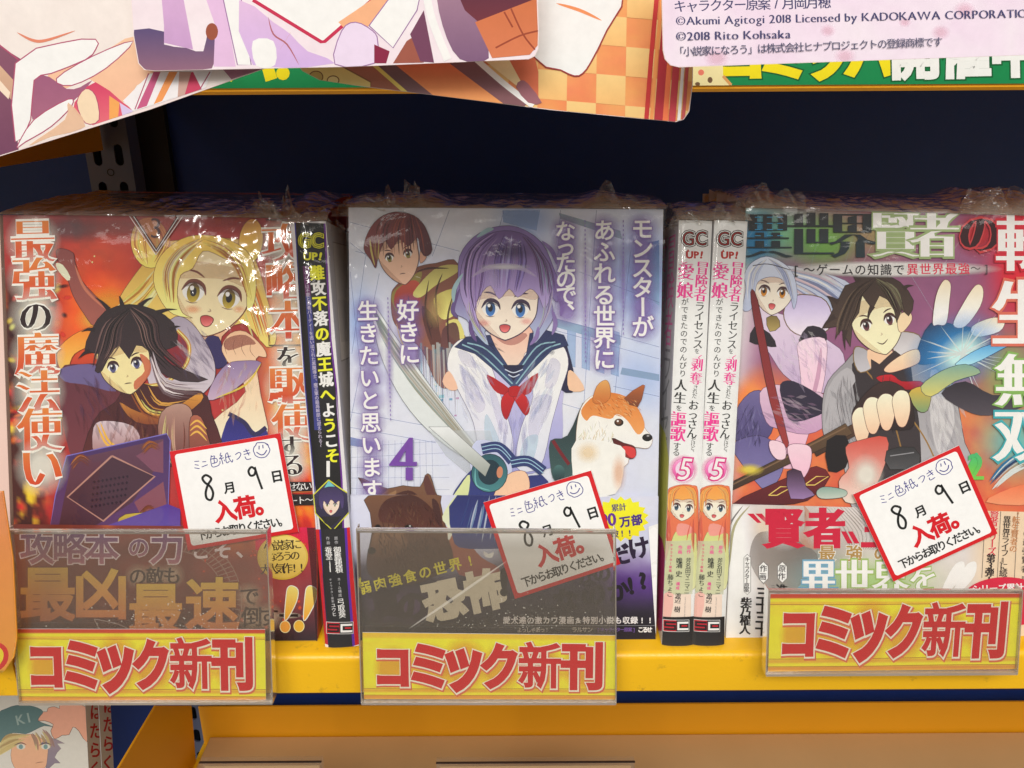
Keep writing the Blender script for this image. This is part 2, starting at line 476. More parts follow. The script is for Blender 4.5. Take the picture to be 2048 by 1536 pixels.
def quadframe(tl, tr, br, bl):                          # unit square (y down) to a quadrilateral of photo pixels
    tl, tr, br, bl = map(np.array, (tl, tr, br, bl))
    def f(x, y):
        p = (tl*(1-x)+tr*x)*(1-y)+(bl*(1-x)+br*x)*y; return float(p[0]), float(p[1])
    return f

# ------------------------------------------------------------ plain people for the stand-in artwork
def figure_face(A, cx, cy, w, h, skin, iris, tilt=0, mouth='line', shade=None, eye=1.0, look=0, ink=(70, 40, 50)):
    """plain cartoon face: jaw outline, two eyes, brows, nose, mouth; cx, cy = middle of the face"""
    q = R(tilt); ca, sa = math.cos(q), math.sin(q)
    T = lambda x, y: (cx+(x*w*.5)*ca-(y*h*.5)*sa, cy+(x*w*.5)*sa+(y*h*.5)*ca)
    jaw = [(-.98, -.7), (-1.0, -.1), (-.88, .35), (-.5, .78), (-.08, 1.0), (.12, 1.0), (.55, .75), (.9, .32), (1.0, -.1), (.95, -.7), (.4, -1.1), (-.45, -1.1)]
    sh = shade or tuple(v*.86 for v in skin)
    A.poly([T(*p) for p in jaw], skin, 4, tuple(min(255, v*1.02) for v in skin), line=ink, lw=w*.016)
    A.poly([T(x, y) for x, y in [(-.95, -.75), (.95, -.75), (.93, -.35), (.3, -.45), (-.4, -.38), (-.97, -.3)]], sh, 3, a=.4)
    A.poly([T(x, y) for x, y in [(-.98, 0), (-.86, .35), (-.5, .76), (-.1, .98), (-.35, .7), (-.7, .3)]], sh, 3, a=.32)
    for sx in (-1, 1):
        ex, ey = sx*.47+look*.06, -.02; ew, eh = .27*eye, .27*eye*w/h
        A.poly([T(ex+dx*ew, ey+dy*eh) for dx, dy in [(-1.05, .1), (-.6, -.75), (.1, -.95), (.8, -.65), (1.05, .1), (.5, .8), (-.5, .8)]], (244, 240, 240), 4)
        A.oval(*T(ex+look*.05, ey+.02), w*.5*ew*.62, h*.5*eh*.94, tuple(v*.45 for v in iris), tilt, c2=iris)
        A.oval(*T(ex+look*.05, ey+.0), w*.5*ew*.30, h*.5*eh*.45, (24, 20, 34), tilt)
        A.oval(*T(ex-.2*ew+look*.05, ey-.35*eh), w*.5*ew*.2, h*.5*eh*.24, (250, 250, 250), tilt)
        A.stroke([T(ex+dx*ew, ey+dy*eh) for dx, dy in [(-1.15, .05), (-.6, -.85), (.15, -1.05), (.9, -.7), (1.25, .15)]], w*.058, ink, 4, 1)
        A.poly([T(ex+dx*ew, ey+dy*eh) for dx, dy in [(-1, -.3), (-.5, -.85), (.1, -1), (.8, -.7), (1.05, -.2), (.4, -.5), (-.4, -.5)]], tuple(v*.6+40 for v in ink), 3, a=.4)
        A.stroke([T(ex+dx*ew, ey+dy*eh) for dx, dy in [(-.6, .95), (0, 1.08), (.6, .95)]], w*.012, ink, 3, 1, .7)
        A.stroke([T(ex-sx*ew*.9, ey-eh*1.5), T(ex, ey-eh*1.95), T(ex+sx*ew*.95, ey-eh*2.0)], w*.028, ink, 4, 1)
    A.stroke([T(.02+look*.08, .32), T(.06+look*.1, .38), T(-.02+look*.08, .4)], w*.018, tuple(v*.72 for v in skin), 3, 1)
    if mouth == 'open':
        A.poly([T(x+look*.06, y) for x, y in [(-.16, .56), (.0, .5), (.17, .56), (.12, .72), (0, .78), (-.12, .72)]], (176, 60, 66), 4, (232, 130, 130), line=ink, lw=w*.012)
    elif mouth == 'smile':
        A.stroke([T(-.22+look*.06, .58), T(0, .68), T(.24+look*.06, .56)], w*.022, ink, 4, 1)
    else:
        A.stroke([T(-.14+look*.06, .63), T(.0, .62), T(.16+look*.06, .64)], w*.02, ink, 4, 1)
# ============================================================ THE PLACE: shelving bay
def W(px, py, y):                                       # pixel to the vertical plane at depth y
    return hit(px, py, Vector((0, y, 0)), Vector((0, -1, 0)))
BACK = 0.29
XP = W(205, 285, 0.266).x; PC = W(221, 340, 0.268).x
def struct(o): o['kind'] = 'structure'; return o
struct(box('back_wall', (-0.75, 0.75, BACK, BACK+0.004, -0.62, 0.6), M_NAVY))
# black strip that stands in for the shadow gap beside the post
shade_strip = box('shadow_strip', (PC-0.016, W(345, 300, BACK).x, BACK-0.006, BACK-0.0005, -0.62, 0.6), M_BLACK); struct(shade_strip)
struct(box('floor', (-3, 3, -4, 1, -1.25, -1.24), paint('floor_tiles', (150, 142, 130), .35, .08, 3)))

# slotted upright post: face plate pierced by two columns of slots
post = thing('slotted_post', 'grey steel upright post with two rows of slots, left behind the books', 'shelf post', Matrix.Translation((PC, BACK-0.022, 0)))
hw = 0.0148
pitch = 0.0241; k0 = 31; zA = W(0, 333, BACK-0.022).z - k0*pitch        # lower end of the slot seen beside the bracket
V = []; F = []
def plate(P_):
    n = len(P_); b_ = len(V); V.extend([(x, 0, z) for x, z in P_] + [(x, 0.0016, z) for x, z in P_])
    F.append(tuple(range(b_, b_+n))); F.append(tuple(range(b_+2*n-1, b_+n-1, -1)))
    for i in range(n): F.append((b_+i, b_+n+i, b_+n+(i+1) % n, b_+(i+1) % n))
for k in range(47):
    z0 = zA + k*pitch - 0.0051; z1 = z0 + pitch
    for (a, c, cx) in ((-hw, 0, -0.0071), (0, hw, 0.0071)):
        zb, zt = z0+0.0051, z0+0.0051+0.0138
        cap = [(cx+0.0028*math.sin(R(q*30)), zb+0.0028-0.0028*math.cos(R(q*30))) for q in range(4)] + [(cx+0.0028*math.cos(R(q*30)), zt-0.0028+0.0028*math.sin(R(q*30))) for q in range(4)]
        plate([(cx, z0), (c, z0), (c, z1), (cx, z1)] + cap[::-1])
        plate([(cx, z1), (a, z1), (a, z0), (cx, z0)] + [(2*cx-x, z) for x, z in cap])
mesh_obj('face_plate', V, F, M_STEEL, post)
V, F = boxes([(-hw, -hw+0.0016, 0.0018, 0.021, -0.6, 0.6), (hw-0.0016, hw, 0.0018, 0.021, -0.6, 0.6)])
mesh_obj('side_flange', V, F, M_STEEL, post)
def ring(name, c, r, w, mat, parent, n=20):
    V = []; F = []
    for i in range(n):
        t = 2*PI*i/n
        for rr in (r-w, r+w): V.append((c[0]+rr*math.cos(t), c[1], c[2]+rr*math.sin(t)))
    for i in range(n):
        j = (i+1) % n; F.append((2*i, 2*i+1, 2*j+1, 2*j))
    return mesh_obj(name, V, F, mat, parent)
for q in (W(0, 346, BACK-0.022).z,): ring('punched_ring', (0, -0.0003, q), 0.0021, 0.0003, M_BLACK, post)

def shelf(name, label, x0, x1, yf, yb, zt, lip, mat, group=None):
    """pressed steel shelf: top sheet, rounded front lip turning back underneath"""
    prof = []
    r = 0.003
    prof += [(yb, zt), (yf+r, zt)]
    for i in range(1, 6):
        a = PI/2*i/6; prof.append((yf+r-r*math.sin(a), zt-r+r*math.cos(a)))
    prof += [(yf, zt-r), (yf, zt-lip+0.001), (yf+0.001, zt-lip), (yf+0.014, zt-lip), (yf+0.014, zt-lip+0.0012), (yf+0.0014, zt-lip+0.0012), (yf+0.0014, zt-0.0032), (yf+r+0.001, zt-0.0014), (yb, zt-0.0014)]
    n = len(prof); V = []; F = []; nx = 12
    for k in range(nx+1):
        x = x0+(x1-x0)*k/nx
        V += [(x, p[0], p[1]) for p in prof]
    for k in range(nx):
        for i in range(n):
            j = (i+1) % n; F.append((k*n+i, (k+1)*n+i, (k+1)*n+j, k*n+j))
    F.append(tuple(range(n))); F.append(tuple(nx*n+i for i in reversed(range(n))))
    t = thing(name, label, 'shelf', Matrix.Translation((0, 0, 0)), group)
    o = mesh_obj('shelf_tray', V, F, mat, t)
    o.data.polygons.foreach_set('use_smooth', [True]*len(o.data.polygons))
    m = o.modifiers.new('e', 'EDGE_SPLIT'); m.split_angle = R(40)
    return t
YF = -0.0116
xl = W(41, 1370, YF).x
s1 = shelf('yellow_shelf', 'bright yellow metal shelf carrying the row of wrapped comics', xl, 0.75, YF, BACK-0.01, 0.0, 0.0195, M_YEL)
s2 = shelf('yellow_shelf', 'end of the yellow shelf of the next bay, at the far left edge', -0.75, xl-0.0008, YF-0.0006, BACK-0.01, 0.0, 0.0195, M_YEL)
# navy strip under the lip
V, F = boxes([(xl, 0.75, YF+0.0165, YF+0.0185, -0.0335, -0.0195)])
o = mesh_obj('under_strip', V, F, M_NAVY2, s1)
zu = W(900, 187, YF).z
s3 = shelf('upper_shelf', 'orange yellow upper shelf whose lip carries the green banner', XP+0.0005, 0.75, YF, BACK-0.01, zu+0.040, 0.040, M_ORG)
s3b = shelf('upper_shelf', 'upper shelf added to shade the next bay at far left, mostly hidden by a poster', -0.75, XP-0.002, YF, BACK-0.01, zu+0.040, 0.040, M_ORG)  # added over the left bay to keep lamp light off its back wall
# bracket at the post
br = box('shelf_bracket', (XP-0.0012, XP, 0.02, BACK-0.024, 0.1835, zu+0.037), M_ORG); bevel(br, 0.0006)
tag(br, 'orange steel bracket plate under the upper shelf, hooked into the slotted post', 'bracket')

# lower bay
s4 = shelf('lower_shelf', 'lower yellow shelf under the comics with an orange back riser', -0.263, 0.75, -0.0116, BACK-0.01, -0.3, 0.03, M_YEL)
riser = box('back_riser', (-0.2615, 0.75, 0.256, 0.2575, -0.2995, W(700, 1412, 0.256).z), M_ORG, s4)
NX = Vector((1, 0, 0)); PX = Vector((-0.262, 0, 0))
q = [hit(*p, PX, NX) for p in ((312, 1411), (383, 1411), (398, 1600), (200, 1600))]
V = [(v.x, v.y, v.z) for v in q] + [(v.x-0.0015, v.y, v.z) for v in q]
sp = mesh_obj('side_panel', V, [(0, 1, 2, 3), (7, 6, 5, 4), (0, 4, 5, 1), (1, 5, 6, 2), (2, 6, 7, 3), (3, 7, 4, 0)], M_ORG, s4)
brd = box('cardboard_sheet', (-0.255, 0.5, -0.0, 0.2545, -0.2992, -0.2905), M_BEIGE); bevel(brd, 0.0008)
tag(brd, 'beige cardboard sheet lying on the lower shelf', 'cardboard')
M_SMOKE = paint('smoked_edge', (60, 46, 40), .2, .1, 60)
# lower clear holders, only their top edges in the frame
def clear_plate(px0, px1, py, y, label):
    a, b = W(px0, py, y), W(px1, py, y)
    t = thing('sign_holder', label, 'sign holder', Matrix.Translation((a.x, y, a.z-0.07)), 'clear holders on the lower shelf')
    w = b.x-a.x
    box('front_plate', (0, w, 0, 0.0012, 0, 0.07), M_ACRYL2, t); box('rear_plate', (0, w, 0.004, 0.0052, 0, 0.07), M_ACRYL2, t)
    box('top_edge', (0, w, -0.0002, 0.0012, 0.0701, 0.0706), M_SMOKE, t)
    p = box('paper_slip', (0.002, w-0.002, 0.0018, 0.0022, 0.0, 0.066), M_BEIGE, t)
clear_plate(398, 643, 1527, 0.10, 'clear sign holder on the lower shelf, the one further left, only its top showing')
clear_plate(872, 1270, 1528, 0.10, 'clear sign holder on the lower shelf, the wide one further right, only its top showing')

# ------------------------------------------------------------ books
CF = face_px((705, 1278), (697, 415), (1311, 1278), (0, 0, 0), 15.6, w=0.1296)
LF = face_px((36, 1279), (6, 430), (640, 1277), (0, 0, 0), 15.6, w=0.1285)
RF = face_px((1450, 1283), (1492, 416), (2060, 1283), (0, 0, 0), 15.6, w=0.128)
BF = face_px((650, 1296), (580, 446), (718, 1296), (0, -0.0058, 0), 15.6, curve=0.0011)
W1 = face_px((1324, 1293), (1359, 440), (1382, 1293), (0, -0.0058, 0), 15.6, w=0.0135, curve=0.0010)
W2 = face_px((1385, 1293), (1430, 440), (1446, 1293), (0, -0.0058, 0), 15.6, w=0.0135, curve=0.0010)

def jacket(w, h, d, t=0.0004):
    """wrap-round paper jacket: front, spine on the right, back (local: y into the book)"""
    return boxes([(0, w, 0, t, 0, h), (w-t, w, t*1.02, d-t*1.02, 0, h), (0, w, d-t, d, 0, h)])
def face_out(face, label, jm, art=None, d=0.014, group=None, name='comic_book'):
    t = thing(name, label, 'comic book', face.mat4(), group)
    V, F = jacket(face.w, face.h, d); mesh_obj('jacket', V, F, jm, t)
    V, F = boxes([(0.0008, face.w-0.0006, 0.0006, d-0.0006, 0.0006, face.h-0.0012)])
    mesh_obj('page_block', V, F, M_PAGES, t)
    return t
def spine_out(face, label, jm, d=0.126, group=None):
    """book with its rounded spine to the front; pages show on top between the boards"""
    t = thing('comic_book', label, 'comic book', face.mat4(), group)
    n = 11; V = []; F = []; w, h = face.w, face.h
    pr = [(w*i/n, face.bow(w*i/n)) for i in range(n+1)]
    pr += [(w, d), (w-0.0005, d), (w-0.0005, 0.0016)] + [(w*i/n, face.bow(w*i/n)+0.0005) for i in range(n-1, 0, -1)] + [(0.0005, 0.0016), (0.0005, d), (0, d)]
    m = len(pr)
    for z in (0, h): V += [(p[0], p[1], z) for p in pr]
    for i in range(m):
        j = (i+1) % m; F.append((i, j, m+j, m+i))
    F += [tuple(range(m))[::-1], tuple(range(m, 2*m))]
    o = mesh_obj('jacket', V, F, jm, t)
    V, F = boxes([(0.0007, w-0.0007, 0.0022, d-0.001, 0.0006, h-0.0014)]); mesh_obj('page_block', V, F, M_PAGES, t)
    return t
def copy_tree(o, loc, label=None, parent=None):
    c = o.copy(); COL.objects.link(c)
    if parent is not None: c.parent = parent
    for ch in list(o.children): copy_tree(ch, None, None, c)
    if loc is not None: c.location = loc
    if label: c['label'] = label
    return c

B_L = face_out(LF, 'comic with fiery red cover, orange title and a blonde and a dark-haired figure', M_REDC)
B_C = face_out(CF, 'comic with pale lavender cover, a purple-haired figure, a tan dog and a big 4', M_WHITE)
B_R = face_out(RF, 'comic with white and green title, a silver-haired and a dark-haired figure', M_WHITE)
B_B = spine_out(BF, 'black-spined comic with yellow and white title leaning between two face-out comics', M_WHITE)
B_1 = spine_out(W1, 'white-spined comic with pink and black title, left one of the pair', M_WHITE, group='white-spined comics')
B_2 = spine_out(W2, 'white-spined comic with pink and black title, right one of the pair', M_WHITE, group='white-spined comics')
NF = Face(LF.O - LF.X*(0.1295), LF.X, LF.U, 0.128, LF.h)
B_N = face_out(NF, 'pale pink comic cut off by the left edge of the picture', M_PINKC)
# further copies standing behind the front ones
def stack(face, n, jm, txt, grp, dt=0.0158):
    src = None
    for k in range(1, n+1):
        p = face.O + Vector((random.uniform(-.0009, .0009), dt*k, 0))
        if src is None:
            src = face_out(face, '', jm, group=grp); c = src; src.location = p
        else: c = copy_tree(src, p)
        words = ['first', 'second', 'third', 'fourth', 'fifth', 'sixth']
        c['label'] = f'{words[k-1]} copy standing behind the {txt}, only its top edge showing'
stack(LF, 5, M_REDC, 'red fiery comic', 'copies behind the red comic')
stack(CF, 3, M_LAVC, 'pale lavender comic', 'copies behind the lavender comic')
stack(RF, 4, M_LAVC, 'comic with the green-backed title', 'copies behind the green-titled comic')
# lower-left books
LL = Face((W(-150, 1420, 0.19).x, 0.163, -0.3), (1, 0, 0), (0, math.sin(R(15)), math.cos(R(15))), 0.1, 0.182)
xr = hit(171, 1420, LL.O, LL.N).x; LL.w = xr - LL.O.x
B_LL = face_out(LL, 'comic with a capped figure on its pale cover, front of the lower left stack', M_WHITE, d=0.0172, group='comics with red spine lettering')
LL2 = Face(LL.O + Vector((0.0004, 0.0186, 0)), LL.X, LL.U, LL.w, LL.h)
B_L2 = face_out(LL2, 'copy behind the capped-figure comic, only its red-lettered spine showing', M_WHITE, d=0.0172, group='comics with red spine lettering')
LL3 = Face(LL2.O + Vector((-0.002, 0.0186, 0)), LL.X, LL.U, LL.w, LL.h)

# ------------------------------------------------------------ shrink film
def film_front(face, parent, amp=0.0006, seed=0, x0=-0.0005, y=-0.0019, z0=0.0):
    nx, nz = 70, 96; V = []; F = []
    u = np.linspace(x0, face.w-x0, nx); v = np.linspace(z0, face.h+0.0006, nz)
    U_, V_ = np.meshgrid(u, v)
    edge = np.exp(-(face.h-V_)/0.022) + .5*np.exp(-V_/0.01) + .35*np.exp(-(U_-x0)/0.006) + .35*np.exp(-(face.w-x0-U_)/0.006)
    q = fbm(U_*60+V_*25, V_*190-U_*60, seed) - .5
    q2 = np.abs(fbm(U_*160, V_*420, seed+5) - .5)
    Y = y - amp*(q*.8*(0.25+edge*1.3) + q2*1.6*edge)
    for a, b, c in zip(U_.ravel(), Y.ravel(), V_.ravel()): V.append((a, min(b, -0.0012) + face.bow(a), c))
    for j in range(nz-1):
        for i in range(nx-1):
            k = j*nx+i; F.append((k, k+1, k+nx+1, k+nx))
    return mesh_obj('shrink_film', V, F, M_FILM, parent, True)
def film_top(face, parent, peaks, depth=0.03, seed=0, base=0.0014, layers=2):
    """gathered film over the top edge: thin ridged sheets with torn peaks; peaks = (u, height, width)"""
    V = []; F = []
    for L in range(layers):
        nx, ny = int(face.w/0.0009), 26; b0 = len(V)
        for j in range(ny):
            t = j/(ny-1)
            for i in range(nx):
                u = -0.001 + (face.w+0.002)*i/(nx-1)
                am = 0.0006
                for (pu, ph, pw) in peaks: am += .55*ph*math.exp(-((u-pu-0.002*L)/pw)**2)
                n1 = float(vnoise(np.array(u*300+L*9), np.array(t*3.0+L), seed+L)); n2 = float(vnoise(np.array(u*110+t*20), np.array(t*26.0+u*60), seed+9+L))
                prof = math.sin(PI*min(1, t*1.25))**.6
                rise = t*depth*0.27
                z = face.h + base*prof*(0.5+n2) + rise + am*prof*(0.45+.75*n1)*(1 if L else .6)
                yy = -0.0021 + depth*t + 0.004*(n1-.5)*prof*2 + 0.0008*(n2-.5)
                V.append((u + 0.0012*(n2-.5), yy, z))
        for j in range(ny-1):
            for i in range(nx-1):
                k = b0+j*nx+i; F.append((k, k+1, k+nx+1, k+nx))
    return mesh_obj('film_gather', V, F, M_CRINK, parent, True)
def film_tuft(face, parent, spots, seed=0, mat=None):
    rr = random.Random(seed+77)
    for i, (u, y, hg, wd, ln) in enumerate(spots):
        for k in range(4):                             # each torn corner is a bunch of thin leaves
            q = 1-.22*k
            one_tuft(face, parent, [(u+rr.uniform(-.5, .5)*wd, y+rr.uniform(-.003, .004), hg*q*rr.uniform(.9, 1.35), wd*rr.uniform(.7, 1.4), ln+rr.uniform(-.5, .5))], seed*40+i*5+k, mat)
def one_tuft(face, parent, spots, seed=0, mat=None):
    """torn pointed corners of film, each a folded leaf standing up from the top edge"""
    rr = random.Random(seed); V = []; F = []
    for (u, y, hgt, wid, lean) in spots:
        b = len(V); n, m = 9, 8
        for j in range(m):
            t = j/(m-1)
            for i in range(n):
                s = i/(n-1)-.5
                V.append((u + s*wid*(1.15-.5*t**2) + lean*t*hgt + .0008*math.sin(j*2.1+i), y + .004*math.cos(s*5+t*2) - .002*t + rr.uniform(-.0011, .0011), face.h - 0.003 + (hgt+.003)*t*(.82-.9*s*s+.13*math.sin(i*1.1+seed)) + rr.uniform(-.0003, .0003) + .0006*math.sin(i*1.7+j)*t))
        for j in range(m-1):
            for i in range(n-1):
                k = b+j*n+i; F.append((k, k+1, k+n+1, k+n))
    return mesh_obj('film_tuft', V, F, mat or M_TUFT, parent, False)
film_front(LF, B_L, 0.0010, 3); film_front(CF, B_C, 0.0007, 11); film_front(RF, B_R, 0.0006, 23)
film_top(LF, B_L, [(0.118, 0.0085, 0.008), (0.098, 0.003, 0.01), (0.04, 0.0022, 0.02), (0.07, 0.0015, 0.02)], 0.085, 5)
film_top(CF, B_C, [(0.004, 0.004, 0.006), (0.016, 0.0055, 0.006), (0.029, 0.0075, 0.007), (0.104, 0.0085, 0.010), (0.12, 0.003, 0.01)], 0.05, 31, 0.0006, 2)
film_top(RF, B_R, [(0.008, 0.0085, 0.007), (0.018, 0.003, 0.01), (0.055, 0.001, 0.02), (0.103, 0.010, 0.010), (0.118, 0.012, 0.008)], 0.068, 57)
film_tuft(LF, B_L, [(0.112, 0.004, 0.0125, 0.011, -.35), (0.119, 0.006, 0.0135, 0.010, .35), (0.105, 0.006, 0.006, 0.012, -.2)], 2)
film_tuft(CF, B_C, [(0.006, 0.006, 0.006, 0.014, .2), (0.028, 0.010, 0.0115, 0.012, .1), (0.018, 0.006, 0.009, 0.010, -.2), (0.104, 0.008, 0.0115, 0.014, -.1), (0.116, 0.008, 0.006, 0.014, .5)], 3)
film_tuft(RF, B_R, [(0.006, 0.006, 0.010, 0.012, -.3), (0.012, 0.007, 0.009, 0.012, .2), (0.104, 0.008, 0.012, 0.014, .2), (0.116, 0.008, 0.015, 0.014, -.1)], 4)
for bk, f, sd in ((B_B, BF, 3), (B_1, W1, 5), (B_2, W2, 9)):
    film_front(f, bk, 0.0003, sd, -0.0004, -0.0016)
    film_top(f, bk, [(0.003, 0.004, 0.004), (f.w-.003, 0.005, 0.004)], 0.05, sd*7, 0.0016, 2)
    film_tuft(f, bk, [(0.004, 0.006, 0.006, 0.007, -.2), (f.w-.003, 0.012, 0.007, 0.008, .3), (f.w*.5, 0.02, 0.008, 0.009, .1)], sd)
# ============================================================ PRINTED COVERS (plain stand-in artwork, true lettering)
LAV = (146, 122, 178)
# ---------------- lavender comic
A = Art(CF, 5e-5)
def f(X, Y):
    n = fbm(X/90, Y/90, 4); m = fbm(X/30, Y/60, 9)
    b = np.exp(-((X-1290)/70)**2-((Y-560)/90)**2)*.8 + np.exp(-((X-1050)/50)**2-((Y-440)/40)**2)*.6 + np.exp(-((X-720)/30)**2-((Y-640)/60)**2)*.7 + np.exp(-((X-1280)/60)**2-((Y-760)/60)**2)*.45
    return 222-24*n-b*95, 222-20*n-b*62+4*m, 236-8*n-b*12
A.grid(690, 405, 1326, 1290, 60, 84, f)
A.at(680, 400)
BL = (120, 138, 190)
for P_ in ([(950, 60), (1170, 60), (1150, 180), (955, 130)],):
    A.poly(P_, (150, 178, 222), a=.55)
A.poly([(1280, 75), (1640, 180), (1650, 230), (1290, 110)], (150, 172, 184), a=.55)
A.poly([(1800, 250), (1868, 235), (1868, 620), (1790, 560)], (96, 132, 196), 0, (150, 190, 226), a=.8)
A.poly([(1250, 690), (1640, 790), (1640, 850), (1250, 740)], (140, 176, 206), a=.6)
A.poly([(1650, 980), (1868, 1020), (1868, 1060), (1640, 1020)], (140, 168, 200), a=.7)
for k in range(4):
    x = 1330+k*85; A.poly([(x, 760), (x+50, 775), (x+46, 980+k*18), (x, 965+k*18)], (158, 190, 230), a=.55, line=BL, lw=1.5)
random.seed(5)
for (a, b) in (((60, 130), (700, 300)), ((60, 250), (160, 330)), ((150, 330), (70, 900)), ((230, 430), (60, 1300)), ((960, 60), (700, 1000)), ((1290, 60), (1220, 1300)),
               ((1700, 300), (1590, 1300)), ((1250, 690), (1868, 860)), ((1250, 760), (1868, 930)), ((1600, 1090), (1868, 1150)), ((60, 420), (120, 1000)), ((1400, 420), (1868, 600)),
               ((1500, 60), (1420, 1300)), ((640, 60), (540, 330)), ((90, 300), (640, 430)), ((60, 1240), (560, 1330)), ((60, 1330), (560, 1420)), ((1260, 1180), (1500, 1250))):
    A.stroke([a, b], 2.6, BL, 0, 0, .55)
for k in range(34):                                     # scattered square flecks behind the sword
    x, y = random.gauss(600, 60), random.gauss(1070, 120)
    q = random.uniform(8, 30); A.poly([(x, y), (x+q, y-2), (x+q, y+q*.6), (x, y+q*.6)], random.choice([(245, 248, 250), (150, 205, 220), (120, 170, 200), (190, 150, 190)]), a=.85)
A.at(680, 860)
for k in range(14):
    x = 70+k*36; A.stroke([(x, 60), (x-14+k*2, 560)], 2.2, BL, 0, 0, .4)
for k in range(9): A.stroke([(60, 100+k*60), (640, 60+k*72)], 2.2, BL, 0, 0, .38)
A.poly([(60, 40), (200, 70), (210, 110), (60, 90)], (110, 130, 190), a=.6)
A.at(680, 400)
# background figure in an olive and rust jacket
A.poly([(300, 560), (330, 500), (440, 400), (560, 370), (690, 372), (690, 700), (760, 880), (640, 1090), (560, 1060), (480, 880), (370, 780), (310, 700)], (112, 66, 52), 4, (150, 96, 84), line=(60, 40, 50), lw=2)
A.poly([(300, 560), (380, 480), (480, 420), (440, 560), (400, 700), (350, 690)], (134, 120, 60), 4)
A.poly([(330, 530), (420, 470), (470, 500), (460, 620), (370, 640), (320, 620)], (176, 74, 56), 3, (140, 44, 44))
A.poly([(430, 540), (560, 400), (680, 380), (690, 420), (560, 500), (470, 570)], (164, 152, 84), 4, (210, 206, 120))
A.poly([(560, 560), (690, 520), (700, 640), (610, 700), (560, 640)], (190, 178, 96), 4, (226, 222, 130))
A.poly([(620, 720), (690, 700), (730, 800), (690, 830), (640, 790)], (214, 206, 120), 3)
A.poly([(480, 620), (560, 700), (600, 860), (560, 900), (500, 760)], (84, 48, 46), 4, (104, 60, 56), a=.8)
A.poly([(600, 760), (680, 720), (700, 860), (640, 1000), (600, 900)], (92, 54, 60), 4, (130, 84, 80), a=.8)
for q in ((520, 470, 500, 640, 540, 820), (600, 430, 560, 560, 580, 760), (660, 560, 630, 700, 640, 900), (400, 560, 420, 680, 470, 800), (450, 420, 520, 400, 640, 400)):
    A.stroke([(q[0], q[1]), (q[2], q[3]), (q[4], q[5])], 12, (70, 40, 44), 5, 1, .75)
A.stroke([(330, 720), (350, 800), (380, 880), (400, 1000)], 7, (226, 206, 120), 5, 1); A.stroke([(520, 700), (540, 740), (520, 760)], 5, (40, 24, 30), 4, 1)
A.glow(560, 640, 70, 120, (196, 170, 110), .45); A.glow(420, 700, 60, 90, (150, 70, 56), .4)
for k in range(20):
    x = 450+k*12; A.stroke([(x, 860+random.randint(-30, 20)), (x+10, 1180+random.randint(-90, 90))], random.uniform(10, 22), random.choice([(90, 106, 138), (130, 180, 200), (110, 80, 100), (220, 230, 240)]), 0, 2, .4)
figure_face(A, 345, 330, 236, 330, (216, 176, 152), (150, 140, 70), -12, 'line', eye=.72, look=-.1)
A.poly([(470, 300), (500, 290), (505, 340), (470, 370)], (206, 156, 134), 3, line=(70, 40, 50), lw=2)
A.poly([(140, 285), (165, 190), (225, 110), (320, 70), (430, 90), (500, 160), (540, 290), (500, 330), (470, 290), (455, 220), (400, 270), (350, 230), (300, 290), (265, 240), (225, 330), (210, 400), (180, 350)], (128, 60, 62), 3, (84, 44, 56), ax=(200, 80, 500, 300), line=(60, 34, 44), lw=2)
A.locks([(300, 76), (200, 150), (190, 330)], [(440, 92), (480, 200), (500, 320)], 34, 9, [(150, 78, 70), (104, 50, 58), (176, 100, 84), (84, 40, 52)], 5)
A.locks([(170, 230), (180, 300), (205, 390)], [(230, 230), (230, 300), (225, 350)], 8, 9, [(206, 190, 110), (180, 140, 90)], 3)
# main figure: navy collar, white sleeves
A.poly([(900, 700), (1110, 700), (1110, 880), (1050, 960), (960, 960), (890, 860)], (226, 176, 156), 3, (240, 206, 190), line=(90, 50, 60), lw=2)
A.poly([(910, 780), (1090, 780), (1060, 830), (1000, 850), (940, 830)], (196, 140, 130), 3, a=.7)
A.poly([(800, 1000), (1260, 1000), (1300, 1200), (1250, 1560), (820, 1560), (840, 1200)], (196, 192, 226), 3, (150, 152, 206))
A.poly([(1290, 800), (1330, 860), (1380, 1100), (1290, 1110), (1250, 950)], (34, 34, 66), 3)
A.poly([(650, 870), (730, 810), (820, 880), (880, 960), (940, 1140), (1010, 1390), (990, 1540), (840, 1560), (780, 1300), (690, 1110), (630, 990)], (232, 232, 244), 4, (206, 208, 236), line=(90, 80, 120), lw=2.4)
A.poly([(1080, 900), (1200, 830), (1300, 850), (1336, 960), (1290, 1120), (1240, 1300), (1170, 1560), (1030, 1560), (1060, 1330), (1130, 1150), (1090, 1010)], (234, 234, 246), 4, (208, 212, 238), line=(90, 80, 120), lw=2.4)
for P_ in ([(700, 960), (780, 1050), (850, 1200), (800, 1240), (730, 1100)], [(860, 1000), (930, 1180), (980, 1360), (930, 1330), (880, 1150)], [(1140, 1160), (1240, 1150), (1190, 1300), (1130, 1430), (1100, 1330)], [(1230, 930), (1290, 960), (1260, 1080), (1200, 1090)], [(690, 880), (760, 900), (800, 980), (720, 960)]):
    A.poly(P_, (176, 176, 214), 4, (214, 208, 236), a=.28)
for P_ in ([(860, 1250), (960, 1480), (930, 1540), (850, 1400)], [(1080, 1400), (1160, 1380), (1120, 1540), (1050, 1540)]):
    A.poly(P_, (186, 214, 232), 4, a=.4)
A.poly([(640, 1000), (600, 1060), (640, 1110), (690, 1100)], (232, 186, 160), 3)
A.poly([(1336, 1000), (1380, 1020), (1430, 1110), (1340, 1110)], (236, 190, 160), 3)
